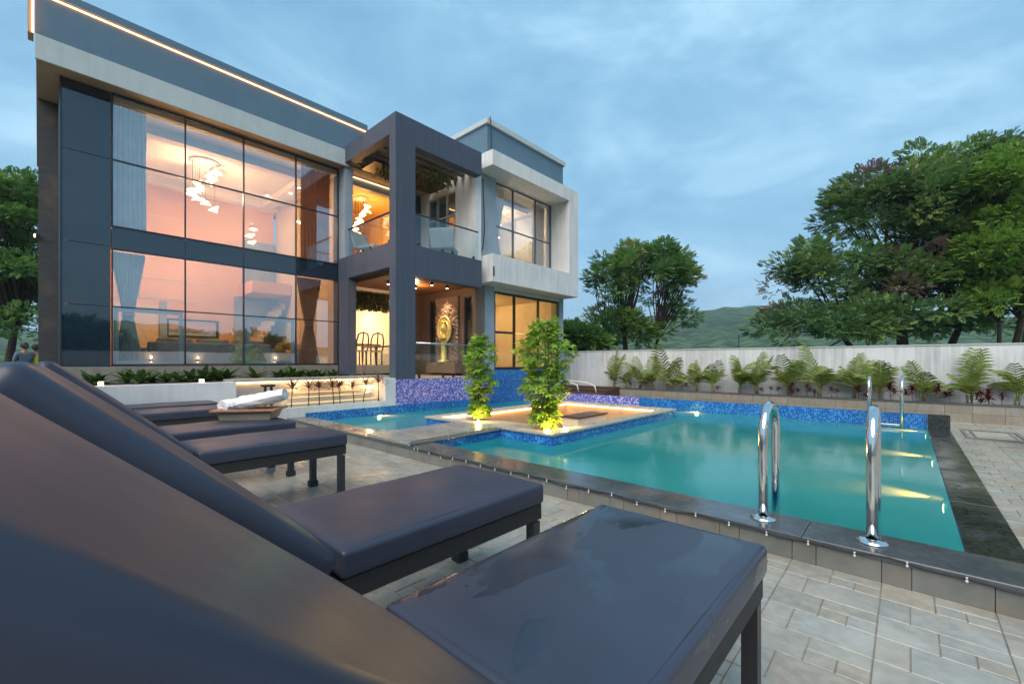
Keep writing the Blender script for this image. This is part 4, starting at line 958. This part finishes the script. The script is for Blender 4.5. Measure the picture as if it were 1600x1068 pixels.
# underwater lamps
def pool_lamp(loc, d, label, e=16, wide=80):
    g = empty('pool_lamp', loc, label, 'light', 'underwater pool lamps'); d = Vector(d); q = d.to_track_quat('Z', 'Y').to_matrix().to_4x4(); m4 = Matrix.Translation(loc) @ q
    MB().lathe([(0, 0), (.055, 0), (.055, .018), (.042, .022), (.042, .016)], (0, 0, 0), 20).xf(m4).build('housing', M['steel'], g, True)
    MB().lathe([(.041, .017), (.03, .024), (.012, .028), (0, .029)], (0, 0, 0), 20).xf(m4).build('lens', M['lamp_water'], g, True)
    l_ = light('SPOT', Vector(loc) + d * .05, e, (1, .60, .16), .03, spot_size=R(wide), spot_blend=.9); aim(l_, d + Vector((0, 0, .16)))
for x, lb in ((8.2, 'underwater lamp on the dark edge wall nearest the far end'), (6.1, 'underwater lamp in the middle of the dark edge wall'), (4.3, 'brightest underwater lamp close to the near corner of the pool')):
    pool_lamp((x, -.212, -.035), (0, 1, 0), lb)
pool_lamp((8.595, 3.0, -.02), (-1, 0, 0), 'underwater lamp glowing beside the sunken lounge island', 20, 120)
pool_lamp((4.15, 7.055, -.02), (0, -1, 0), 'underwater lamp in the left pool below the violet mosaic', 22, 120)

# ================================================================== PLANTS
def np_mesh(name, V, Q, tone, mat, parent, loc, tris=False):
    me = bpy.data.meshes.new(name); V = np.asarray(V, np.float32); Q = np.asarray(Q, np.int32); k = Q.shape[1]
    me.vertices.add(len(V)); me.vertices.foreach_set('co', V.ravel()); me.loops.add(Q.size); me.loops.foreach_set('vertex_index', Q.ravel())
    me.polygons.add(len(Q)); me.polygons.foreach_set('loop_start', np.arange(0, Q.size, k, dtype=np.int32)); me.polygons.foreach_set('loop_total', np.full(len(Q), k, np.int32))
    me.update(calc_edges=True); a = me.attributes.new('tone', 'FLOAT', 'FACE'); a.data.foreach_set('value', np.asarray(tone, np.float32))
    me.materials.append(mat); return meshobj(name, me, parent, loc) if parent is not False else me
def set_tone(me, lo=0, hi=1):
    a = me.attributes.new('tone', 'FLOAT', 'FACE'); a.data.foreach_set('value', RNG.uniform(lo, hi, len(me.polygons)).astype(np.float32)); return me
def frames(D, droop=0):
    D = D / np.linalg.norm(D, axis=1, keepdims=True); up = np.array([0, 0, 1.]); S = np.cross(D, up); S /= np.linalg.norm(S, axis=1, keepdims=True) + 1e-6; N = np.cross(S, D); return D, S, N
PIN = []   # pinnate spray: pairs of broad leaflets along a midrib, each a diamond
for k in range(4):
    f = .05 + k * .24; l_ = .46 - .06 * abs(k - 1.3)
    for s_ in (-1, 1): PIN.append([(f, 0, 0), (f + .26, s_ * l_ * .42, .01), (f + .24, s_ * l_, -.12), (f - .02, s_ * l_ * .55, -.03)])
PIN.append([(.85, 0, -.02), (1.05, .13, -.06), (1.3, 0, -.14), (1.05, -.13, -.06)]); PIN = np.array(PIN)
PALM5 = []   # lobed leaf: five folded lobes
for a, l_ in ((-1.9, .62), (-.85, .95), (0, 1.1), (.85, .95), (1.9, .62)):
    c_, s_ = math.cos(a), math.sin(a); P_ = [(0, 0, 0), (l_ * .5, -l_ * .21, .05), (l_, 0, -.12), (l_ * .5, l_ * .21, .05)]
    PALM5.append([(x * c_ - y_ * s_, x * s_ + y_ * c_, z) for x, y_, z in P_])
PALM5 = np.array(PALM5)
SIMPLE = np.array([[(0, 0, 0), (.5, -.22, .05), (1, 0, -.12), (.5, .22, .05)]])
def sprays(P, D, size, unit, tone, jitter=.25):
    n = len(P); D = D + RNG.normal(0, jitter, D.shape); D, S, N = frames(D); roll = RNG.normal(0, .35, n); c_, s_ = np.cos(roll)[:, None], np.sin(roll)[:, None]
    S, N = S * c_ + N * s_, N * c_ - S * s_; u = unit.reshape(-1, 3); sz = (size * RNG.uniform(.7, 1.25, n))[:, None, None]
    V = P[:, None, :] + sz * (u[None, :, 0:1] * D[:, None] + u[None, :, 1:2] * S[:, None] + u[None, :, 2:3] * N[:, None])
    m = len(unit); Q = np.arange(n * m * 4).reshape(-1, 4); return V.reshape(-1, 3), Q, np.repeat(tone, m)
def limb(m, a, b, r0, r1, sag=.12, n=6, k=6):
    a, b = Vector(a), Vector(b); L_ = (b - a).length; off = Vector((random.uniform(-1, 1), random.uniform(-1, 1), random.uniform(.2, 1))) * L_ * sag
    m.tube([a.lerp(b, t) + off * math.sin(PI * t) * (1 if t < 1 else 0) for t in np.linspace(0, 1, n)], [r0 + (r1 - r0) * t for t in np.linspace(0, 1, n)], k, False)
def tree(name, label, base, lobes, clumps, per, size, mat, trunks, group=None, unit=PIN, flat=.45, purple=None, cl_r=.75, low=-.5):
    """lobes: (cx, cy, cz, rx, ry, rz) crown masses relative to base; leaf clumps sit on and inside them, limbs run to them"""
    r = empty(name, base, label, 'tree', group); bx = np.array(base); C = []; O = []
    vol = np.array([l_[3] * l_[4] * l_[5] for l_ in lobes]) ** .8; vol /= vol.sum()
    for l_, v in zip(lobes, vol):
        for _ in range(max(3, int(clumps * v))):
            d = RNG.normal(0, 1, 3); d /= np.linalg.norm(d); 
            if d[2] < low: d[2] = -d[2] * .4
            rad = RNG.uniform(.45, 1.0) ** .5
            C.append(np.array(l_[:3]) + d * np.array(l_[3:]) * rad); O.append(d * np.array((1, 1, .5)) + np.array((0, 0, .12)))
    C = np.array(C); O = np.array(O); n = len(C)
    base_tone = np.clip(RNG.normal(.40, .22, n), 0, .78)
    if purple is not None: base_tone[RNG.random(n) < purple] = 1.1
    P, D, TT = [], [], []
    for c_, o_, t_ in zip(C, O, base_tone):
        m_n = max(4, int(per * RNG.uniform(.6, 1.3))); q = RNG.normal(0, 1, (m_n, 3)); q /= np.linalg.norm(q, axis=1, keepdims=True); q *= RNG.uniform(.2, 1, (m_n, 1)) ** .5
        P.append(c_ + q * np.array((cl_r, cl_r, cl_r * flat))); D.append(o_ * .5 + q * np.array((1, 1, .8)) + np.array((0, 0, .05))); TT.append(np.clip(t_ + RNG.normal(0, .07, m_n), 0, 1.2))
    P = np.concatenate(P); D = np.concatenate(D); TT = np.concatenate(TT)
    V, Q, t_ = sprays(P, D, size, unit, TT); np_mesh('crown', V, Q, t_, M[mat], r, base)
    m = MB(); heads = []
    for (tx, ty, hx, hy, hz, r0) in trunks:
        limb(m, (tx, ty, -.5), (hx, hy, hz), r0, r0 * .55, .06, 7, 8); heads.append(np.array((hx, hy, hz)))
    H_ = np.array(heads)
    for c_ in C[:: max(1, n // 90)]:
        i = np.argmin(np.linalg.norm(H_ - c_, axis=1)); limb(m, H_[i], c_, trunks[i][5] * .28, .012, .10, 6, 5)
    m.build('trunk', M['bark'], r, True, True); return r
def at(px, d): # a spot d metres along the view through column px, on the ground plan
    a = (px - 800) / 676; return (d * (math.cos(PHI) + a * math.sin(PHI)), d * (math.sin(PHI) - a * math.cos(PHI)))
def zz_(py, d): return 1 - (py - 564) / 676 * d
def crown(px, py, d, rx, rz, base, dz=0, ry=None):
    x, y_ = at(px, d + dz); return (x - base[0], y_ - base[1], zz_(py, d + dz) - base[2], rx, ry or rx, rz)
D1 = 15.0; b = (*at(1425, D1), -.45)
tree('rain_tree', 'huge spreading dark tree with purplish pods beyond the boundary wall', b,
     [crown(1425, 330, D1, 2.6, 1.6, b), crown(1540, 300, D1, 2.6, 1.4, b), crown(1360, 330, D1, 1.3, 1.1, b), crown(1300, 430, D1, 1.9, 1.3, b), crown(1235, 495, D1, 1.2, .8, b), crown(1400, 450, D1, 2.3, 1.4, b), crown(1520, 440, D1, 2.0, 1.5, b), crown(1350, 300, D1, .9, .6, b), crown(1480, 265, D1, 1.8, .7, b), crown(1290, 515, D1, 1.6, .6, b, -1.2), crown(1450, 510, D1, 2.6, .5, b, 2), crown(1390, 500, D1, 1.8, .6, b, -1.5), crown(1490, 380, D1, 1.6, 1.2, b, -1)],
     370, 90, .175, 'lf_purple', [(0, 0, -.4, .3, 2.9, .24), (.5, -.6, .9, -1.2, 2.6, .17), (-.4, .7, -1.0, 1.8, 2.3, .15), (.9, 1.2, .5, 2.4, 2.0, .13), (1.2, -1.6, 1.0, -2.6, 2.8, .14)], None, PIN, .62, .07, .54)
D2 = 12.5; b = (*at(1600, D2), -.45)
tree('acacia_tree', 'light green feathery tree at the right edge overlapping the huge dark tree', b,
     [crown(1580, 285, D2, 1.2, .8, b), crown(1560, 395, D2, 1.15, .75, b), crown(1620, 350, D2, 1.6, 1.2, b), crown(1570, 470, D2, .9, .6, b), crown(1530, 420, D2, .7, .4, b)],
     160, 84, .165, 'lf_light', [(0, 0, .1, -.2, 3.2, .12), (.2, .3, -.2, .5, 2.6, .08)], None, PIN, .65, None, .45)
D3 = 16.0; b = (*at(985, D3), -.45)
tree('gulmohar_tree', 'medium tree with orange tinged top between the white box and the hills', b,
     [crown(1000, 440, D3, 1.75, 1.2, b), crown(955, 430, D3, .8, .9, b), crown(1060, 435, D3, .8, .5, b), crown(1010, 405, D3, 1.5, .5, b), crown(965, 505, D3, 1.2, .8, b), crown(1050, 490, D3, .8, .5, b), crown(985, 525, D3, 1.3, .5, b)],
     95, 78, .165, 'lf_mid', [(0, 0, -.1, .2, 2.5, .14), (.3, -.3, .6, -.8, 2.3, .09), (-.2, .3, -.5, .7, 2.4, .08)], None, PIN, .7, .04, .42)
D4 = 15; b = (*at(905, D4), -.45)
tree('bushy_tree', 'low bushy tree behind the house corner beside the white column', b,
     [crown(895, 525, D4, .6, .35, b), crown(925, 533, D4, .4, .25, b)], 50, 50, .22, 'lf_green', [(0, 0, 0, .1, 1.5, .07), (.1, .1, .3, .3, 1.3, .05)], None, PIN, .5, None, .4)
D5 = 15; b = (*at(10, D5), -.45)
tree('tamarind_tree', 'dense green tree at the left edge beside the dark stone wall', b,
     [crown(-10, 330, D5, 1.7, 1.3, b), crown(25, 310, D5, 1.2, .9, b), crown(20, 420, D5, 1.5, 1.3, b), crown(-40, 440, D5, 1.8, 1.5, b), crown(25, 510, D5, 1.3, .7, b), crown(-60, 340, D5, 1.8, 1.6, b)],
     190, 80, .18, 'lf_green', [(0, 0, .2, .1, 2.6, .16), (.4, -.2, 1.1, -.6, 2.2, .10)], None, PIN, .5, None, .5)
for i, (x, y_, h) in enumerate(((-4, -16, 2.2), (1.5, -17, 2.8), (6, -15.5, 2.0), (10.5, -17, 2.6))):
    tree('garden_tree', ('small garden tree reflected at the left of the big windows', 'taller garden tree reflected in the big windows', 'low garden tree reflected near the doorway', 'round garden tree reflected by the white box window')[i], (x, y_, -.45), [(0, 0, h, 2.2, 1.6, .9), (1.2, .3, h - .5, 1.4, 1.2, .7), (-1.3, 0, h - .4, 1.4, 1.2, .7)], 50, 26, .55, 'lf_dark', [(0, 0, 0, 0, h - .6, .12)], 'trees behind the garden wall', PIN, .5, None, .6)

# the two lit trees on the lounge island
def pit_tree(x, y_, h, w, label, n, seed, lean=0, top=1.0):
    base = (x, y_, .135); r = empty('planter_tree', base, label, 'tree'); m = MB(); P, D, TT = [], [], []
    stems = [(random.uniform(-.05, .05), random.uniform(-.05, .05)) for _ in range(3)]
    for sx, sy in stems: m.tube([(sx, sy, -.04), (sx * 1.4 + .01, sy * 1.4, h * .35), (sx * 2 + lean * .4, sy * 2, h * .7), (sx + lean, sy, h * .95)], [.013, .011, .008, .003], 6)
    for k in range(n):
        f = RNG.uniform(0, 1); z = h * (.05 + .95 * f)
        prof = (.42 + .58 * min(1, f * 1.7)) if f < .6 else 1.0 - (.55 * top) * ((f - .6) / .4) ** 1.6
        prof *= .82 + .22 * math.sin(f * 17 + seed); q = RNG.uniform(0, 2 * PI); rad = w / 2 * prof * RNG.uniform(.15, 1) ** .6
        P.append((lean * f + rad * math.cos(q), rad * math.sin(q), z)); D.append((math.cos(q), math.sin(q), RNG.uniform(-.45, .35))); TT.append(np.clip(RNG.normal(.52, .25), 0, 1))
    for k in range(40):
        i = RNG.integers(len(P)); p = P[i]; limb(m, (stems[0][0] + lean * p[2] / h, stems[0][1], max(.02, p[2] - .12)), p, .004, .0015, .1, 4, 4)
    V, Q, t_ = sprays(np.array(P), np.array(D), .078, PALM5, np.array(TT), .4); np_mesh('crown', V, Q, t_, M['lf_pit'], r, base); m.build('trunk', M['stem'], r, True, True)
    return r
pit_tree(4.36, 4.62, 1.24, .58, 'slim young tree with lit foliage rising at the back end of the bridge', 520, 1.0)
pit_tree(4.36, 3.42, 1.38, .86, 'fuller bright green tree lit from below on the front corner of the lounge island', 980, 2.3, .0, .9)
for i, (x, y_, lb) in enumerate(((4.22, 4.5, 'small yellow spotlight under the slim young tree'), (4.24, 3.28, 'small yellow spotlight under the fuller bright green tree'), (4.5, 3.2, 'second yellow spotlight under the fuller bright green tree'))):
    g = empty('spike_light', (x, y_, .135), lb, 'light'); MB().tube([(x, y_, .135), (x, y_, .155)], .02, 8).build('body', M['black'], g); MB().lathe([(0, 0), (.017, 0), (.017, .006), (0, .006)], (x, y_, .156), 10).build('lens', M['bulb'], g)
    s_ = light('POINT', (x, y_, .21), 4.5, (1, .60, .12), .03)

# palms along the boundary wall: stem plus separate fronds
def frond_mesh(L_, arch, seed, n=13):
    rr = random.Random(seed); m = MB(); pts = []
    for i in range(n + 1):
        f = i / n; pts.append(Vector((L_ * (f * .75 + .1 * f * f), 0, L_ * (f * (1.05 - arch * f)))))
    m.tube(pts, [.006 * (1 - .8 * i / n) for i in range(n + 1)], 4, False)
    for i in range(3, n + 1):
        f = i / n; p = pts[i]; t = (pts[min(i + 1, n)] - pts[i - 1]).normalized(); ll = L_ * .40 * math.sin(PI * (.18 + .72 * f)) + .02
        for s_ in (-1, 1):
            d = (t * .75 + Vector((0, s_ * .8, -.12 - .2 * rr.random()))).normalized(); w = t * .015; e1 = p + d * ll * .55; e2 = p + d * ll + Vector((0, 0, -.25 * ll))
            o_ = len(m.v); m.v += [tuple(p - w), tuple(p + w), tuple(e1 + w * 1.1), tuple(e1 - w * 1.1), tuple(e2)]; m.f += [(o_, o_ + 1, o_ + 2, o_ + 3), (o_ + 3, o_ + 2, o_ + 4)]
    return m
FR = []
for k, (L_, ar) in enumerate(((.62, .35), (.58, .55), (.52, .75), (.66, .2), (.5, .95), (.60, .65))): FR.append(set_tone(frond_mesh(L_, ar, k).mesh('frond', M['lf_palm'], False), .2 + .1 * (k % 3), .7 + .1 * (k % 3)))
palm_px = [(5.9, .80), (5.57, .48), (5.17, .70), (4.8, .72), (4.42, .98), (4.18, .6), (3.75, .74), (3.33, .74), (2.77, .80), (2.42, .86), (1.83, .82), (1.3, .86), (.76, .78), (.37, .86), (-.22, .76), (-.78, .80), (-1.32, .84)]
plb = ['palm at the far left end of the wall bed', 'short palm second from the far left end', 'bushy palm third from the far left end', 'upright palm fourth from the far left end', 'tall palm rising above the wall top left of the hills', 'low palm just right of the tall one above the wall', 'wide bushy palm in front of the medium tree gap', 'thin yellowish palm left of the bare stretch of wall', 'palm just right of the bare stretch of wall', 'wide arching palm under the thin wall post', 'brownish sparse palm left of the first handrail', 'palm above the first handrail', 'dense low palm left of the pool ladder', 'tall yellow stemmed palm behind the pool ladder', 'wide dense palm right of the pool ladder', 'tall palm near the corner of the dark granite edge', 'palm at the right end of the wall bed']
for i, ((y_, h), lb) in enumerate(zip(palm_px, plb)):
    rr = random.Random(40 + i); x = 10.62 + rr.uniform(-.08, .08); r = empty('palm', (x, y_, .27), lb, 'palm', 'palms along the boundary wall')
    m = MB()
    for k in range(4): a = k * 1.57 + rr.random(); m.tube([(x + .02 * math.cos(a), y_ + .02 * math.sin(a), .25), (x + .05 * math.cos(a), y_ + .05 * math.sin(a), .27 + .2 * h)], [.012, .007], 6)
    m.build('stem', M['stem'], r, True)
    nf = 8 if h > .6 else 6
    for k in range(nf):
        f = k / nf; o = bpy.data.objects.new('frond', FR[(k + i) % 6]); COL.objects.link(o); o.parent = r; s_ = h * rr.uniform(.8, 1.2) * 1.26
        o.location = (rr.uniform(-.03, .03), rr.uniform(-.03, .03), .05 * h + .12 * h * rr.random()); o.rotation_euler = (rr.uniform(-.15, .15), rr.uniform(-.85, -.16), f * 2 * PI * 2.4 + rr.uniform(-.4, .4)); o.scale = (s_, s_, s_)
# red leaved shrubs between the palms
def rosette(n, L_, w, up, mat, name='foliage', tiers=1, seed=0, droop=.5, seg=3):
    rr = random.Random(seed); m = MB()
    for k in range(n):
        q = k * 2.399 + rr.uniform(-.2, .2); el = up * (k + .5) / n + rr.uniform(-.12, .12) if tiers == 1 else rr.uniform(-.3, up); l_ = L_ * rr.uniform(.75, 1.15); d = Vector((math.cos(q), math.sin(q), 0)); s_ = Vector((-math.sin(q), math.cos(q), 0))
        o_ = len(m.v); p = Vector((0, 0, rr.uniform(0, .02) + (tiers - 1) * rr.uniform(0, .12))); e_ = el
        for j in range(seg + 1):
            f = j / seg; ww = w * (math.sin(PI * (.12 + .82 * f)) if j < seg else .04); m.v += [tuple(p - s_ * ww), tuple(p + Vector((0, 0, -ww * .35))), tuple(p + s_ * ww)]
            p = p + (d * math.cos(e_) + Vector((0, 0, math.sin(e_)))) * l_ / seg; e_ -= droop * l_ / L_ / seg * 2
        for j in range(seg):
            a = o_ + 3 * j; m.f += [(a, a + 1, a + 4, a + 3), (a + 1, a + 2, a + 5, a + 4)]
    return set_tone(m.mesh(name, M[mat]))
RED = [rosette(22, .13, .018, 1.0, 'lf_red', 'foliage', 2, s_) for s_ in range(3)]
stem_me = MB().tube([(0, 0, -.02), (.01, .0, .12), (0, .01, .26)], [.007, .006, .004], 5).mesh('stem', M['stem'], True)
ORD = 'first second third fourth fifth sixth seventh eighth ninth tenth eleventh twelfth'.split()
REDY = (2.12, 1.98, 1.75, 1.5, 1.01, .68, .22, -.07, -.4, -.54, -.89, -1.13, -.98, 3.21, 1.1, 1.66, 3.93, 5.35, 4.9, 2.3)
REDL = {}
for k, y_ in enumerate(sorted(REDY)): REDL[y_] = 'small dark red shrub among the palms, %s from the right end of the wall bed' % ORD[k] if k < 10 else 'small dark red shrub among the palms, %s from the left end of the wall bed' % ORD[19 - k]
for i, y_ in enumerate((2.12, 1.98, 1.75, 1.5, 1.01, .68, .22, -.07, -.4, -.54, -.89, -1.13, -.98, 3.21, 1.1, 1.66, 3.93, 5.35, 4.9, 2.3)):
    rr = random.Random(90 + i); r = empty('red_shrub', (10.45 + rr.uniform(-.06, .1), y_, .27), REDL[y_], 'shrub', 'red leaved shrubs in the wall bed')
    s_ = rr.uniform(.35, 1.0) if i < 13 else rr.uniform(.2, .5)
    o = meshobj('stem', stem_me, r, WL[r.name]); o.scale = (1, 1, s_)
    for k in range(3 if s_ > .5 else 1):
        o = meshobj('foliage', RED[(i + k) % 3], r, WL[r.name] + Vector((.05 * k * rr.uniform(-1, 1), .07 * k * rr.uniform(-1, 1), .24 * s_ - .06 * k))); o.rotation_euler = (0, 0, rr.uniform(0, 6)); o.scale = (.5 + .35 * s_,) * 3
# dracaenas in the narrow bed before the lit steps
DR = [rosette(34, .25, .009, 1.25, 'lf_drac', 'leaf_crown', 1, s_, .42, 3) for s_ in range(3)]
dlb = ['slim dracaena nearest the towels', 'leaning dracaena second from the towels', 'dracaena with forked stem third from the towels', 'dracaena fourth from the towels, leaves crossing its neighbour', 'dracaena crossing the leaves of its left neighbour', 'straight stemmed dracaena in the middle of the lit steps', 'dracaena in front of the bright step lamp', 'tallest dracaena beside the white end block']
for i, (x, lb) in enumerate(zip((2.71, 2.97, 3.13, 3.36, 3.47, 3.72, 3.98, 4.22), dlb)):
    rr = random.Random(9 + i); h = .30 + (.06 if i == 7 else 0) + rr.uniform(-.02, .02); y_ = 7.18; r = empty('dracaena', (x, y_, .255), lb, 'plant', 'dracaenas before the lit steps'); lx = rr.uniform(-.06, .06)
    MB().tube([(x + lx, y_, .24), (x + lx * .9, y_, .24 + h * .35), (x, y_, .255 + h)], [.009, .008, .007], 6).build('stem', M['bark'], r, True)
    o = meshobj('leaf_crown', DR[i % 3], r, (x, y_, .25 + h)); o.rotation_euler = (rr.uniform(-.15, .15), rr.uniform(-.15, .15), rr.uniform(0, 6))
# low leafy plants in the bed under the windows
BD = [rosette(16, .20, .030, 1.35, 'lf_bed', 'leaves', 1, s_, .45, 4) for s_ in range(4)]
BEDL = ['broad leaved green bed plant, %s from the left end of the window bed' % ORD[k] for k in range(11)] + ['last broad leaved green plant before the gap in the window bed'] + ['broad leaved green bed plant, %s from the doorway end of the window bed' % ORD[10 - k] for k in range(11)]
bx = [.50, .60, .95, 1.08, 1.22, 1.42, 1.55, 1.75, 1.92, 2.02, 2.12, 2.28, 2.72, 3.08, 3.2, 3.32, 3.46, 3.58, 3.70, 3.86, 4.0, 4.12, 4.28]
for i, x in enumerate(bx):
    rr = random.Random(200 + i); y_ = 9.0 + rr.uniform(-.2, .15); r = empty('bed_plant', (x, y_, .655), BEDL[i], 'plant', 'leafy plants under the windows'); s_ = rr.uniform(1.1, 1.6) * (1.2 if i in (10, 16) else 1)
    o = meshobj('leaves', BD[i % 4], r, (x, y_, .65)); o.rotation_euler = (0, 0, rr.uniform(0, 6)); o.scale = (s_,) * 3
yl = empty('yucca', (-.02, 8.6, 0), 'yellow green strap leaved plant behind the lounger headrests', 'plant'); o = meshobj('leaves', rosette(24, .5, .022, 1.4, 'lf_light', 'leaves', 1, 77, .8, 4), yl, (-.02, 8.6, .55)); MB().tube([(-.02, 8.6, -.3), (-.02, 8.6, .57)], [.05, .03], 8).build('stem', M['bark'], yl)
# hanging greenery: pergola tray and doorway
def hanging(name, x0, x1, y0, y1, z, n, L_, label, s=.06):
    P = np.stack([RNG.uniform(x0, x1, n), RNG.uniform(y0, y1, n), z - RNG.uniform(0, 1, n) ** 1.4 * L_], 1); D = RNG.normal(0, .5, (n, 3)); D[:, 2] -= .9
    V, Q, t_ = sprays(P - np.array(((x0 + x1) / 2, (y0 + y1) / 2, z)), D, s, SIMPLE, RNG.uniform(0, 1, n), .2); o = np_mesh(name, V, Q, t_, M['lf_hang'], None, ((x0 + x1) / 2, (y0 + y1) / 2, z)); return tag(o, label, 'plant', kind='stuff')
hanging('hanging_plants', 5.0, 5.6, 7.7, 8.8, 5.32, 500, .22, 'trailing green plants under the pergola roof left of the pillar', .09)
hanging('hanging_plants', 5.7, 6.5, 7.6, 8.6, 5.32, 600, .25, 'trailing green plants under the pergola roof right of the pillar', .09)
hanging('hanging_foliage', 4.85, 6.0, 9.62, 9.9, 2.70, 2600, .42, 'thick green foliage hanging inside the top of the dining room doorway', .09)

# ================================================================== LAST THINGS
ws = empty('wooden_steps', (9.2, 5.75, -.3), 'dark wooden steps at the far end of the palm bed', 'steps')
for k in range(3): box('step', M['wood_dark'], 8.9 + k * .3, 9.195 + k * .3, 5.3, 6.9, -.3, .24 + .06 * k, ws)
wc = empty('white_chair', (8.75, 6.0, .24), 'white curved tubular chair on the dark wooden deck behind the fuller tree', 'chair')
for y_ in (5.55, 6.05): MB().tube([(9.0, y_ + .9, .52), (9.0, y_ + .5, .50), (9.0, y_ + .1, .45), (9.0, y_ - .02, .40), (9.0, y_ - .06, .25)], .016, 8).build('side_tube', M['alu_white'], wc, True)
MB().add([(8.99, 5.7, .48), (8.99, 6.9, .53), (9.02, 6.9, .53), (9.02, 5.7, .48), (8.99, 5.7, .50), (8.99, 6.9, .55), (9.02, 6.9, .55), (9.02, 5.7, .50)], [(3, 2, 1, 0), (4, 5, 6, 7), (0, 1, 5, 4), (1, 2, 6, 5), (2, 3, 7, 6), (3, 0, 4, 7)]).build('armrest', M['alu_white'], wc)
wp = empty('wall_post', (11.1, 3.0, 1.305), 'thin dark post standing on the boundary wall before the hills', 'post'); MB().tube([(11.1, 2.92, 1.305), (11.1, 2.92, 1.62)], .010, 6).build('rod', M['black'], wp); MB().box(11.07, 11.13, 2.89, 2.95, 1.305, 1.32).build('base_plate', M['black'], wp)
def person(px, d, h, label, cloth, rz, seated=False):
    x, y_ = at(px, d); r = empty('person', (x, y_, -.12), label, 'person', rz=rz)
    z0 = -.3; s = h / 1.7
    def skin(name, vs, es, mat, rad, lv=1):
        me = bpy.data.meshes.new(name); me.from_pydata([(a * s, b_ * s, c_ * s) for a, b_, c_ in vs], es, []); me.materials.append(M[mat]); o = meshobj(name, me, r, WL[r.name])
        o.modifiers.new('skin', 'SKIN'); sv = me.skin_vertices[0].data
        for i, q in enumerate(rad): sv[i].radius = (q[0] * s, q[1] * s) if isinstance(q, tuple) else (q * s, q * s)
        sv[0].use_root = True; md = o.modifiers.new('sub', 'SUBSURF'); md.levels = md.render_levels = lv
        for p_ in me.polygons: p_.use_smooth = True
        return o
    J = [(0, 0, .95), (0, 0, 1.15), (0, 0, 1.36), (0, .0, 1.47), (0, .01, 1.55), (0, .02, 1.66), (.18, 0, 1.38), (.23, .04, 1.12), (.18, .22, .98), (-.18, 0, 1.38), (-.23, .04, 1.12), (-.18, .22, .98), (.09, 0, .88), (.10, .03, .48), (.10, -.02, .06), (.10, .12, .03), (-.09, 0, .88), (-.10, .03, .48), (-.10, -.02, .06), (-.10, .12, .03), (.15, .28, .97), (-.15, .28, .97)]
    E_ = [(0, 1), (1, 2), (2, 3), (3, 4), (4, 5), (2, 6), (6, 7), (7, 8), (8, 20), (2, 9), (9, 10), (10, 11), (11, 21), (0, 12), (12, 13), (13, 14), (14, 15), (0, 16), (16, 17), (17, 18), (18, 19)]
    rad = [(.14, .10), (.125, .09), (.15, .09), .055, .075, .08, .055, .042, .032, .055, .042, .032, .085, .06, .04, .03, .085, .06, .04, .03, .025, .025]
    skin('body', J, E_, 'skin', rad, 2)
    skin('shirt', [J[0], J[1], J[2], J[6], J[7], J[9], J[10], (0, 0, 1.43)], [(0, 1), (1, 2), (2, 3), (3, 4), (2, 5), (5, 6), (2, 7)], cloth, [(.165, .125), (.15, .115), (.17, .11), .072, .058, .072, .058, .07], 2)
    skin('trousers', [(0, 0, .93), J[12], J[13], (.1, -.02, .1), J[16], J[17], (-.1, -.02, .1)], [(0, 1), (1, 2), (2, 3), (0, 4), (4, 5), (5, 6)], 'cloth_dark', [(.16, .12), .10, .075, .06, .10, .075, .06], 2)
    MB().ball((0, -.012 * s, 1.645 * s), .105 * s, 12, 8, (.92, 1.0, 1.05)).ball((0, -.10 * s, 1.60 * s), .05 * s, 8, 6).build('hair', M['hair'], r, True, True)
    return r
person(38, 14.0, 1.68, 'person in a blue grey shirt with dark hair standing beside the stone wall', 'cloth_blue', R(30))
person(56, 14.3, 1.64, 'person in a yellow green top standing next to the one in blue', 'cloth_yellow', R(-20))

# ---------------- air
hz = MB().box(-1300, 1300, -1300, 1300, -3, 135).build('haze', None); hz['kind'] = 'stuff'
t = NT('haze_air'); v = t.n('ShaderNodeVolumePrincipled'); v.inputs['Color'].default_value = (.80, .90, 1, 1); v.inputs['Density'].default_value = .0006; v.inputs['Anisotropy'].default_value = .2
t.l(v.outputs[0], t.out.inputs['Volume']); hz.data.materials.append(t.m)
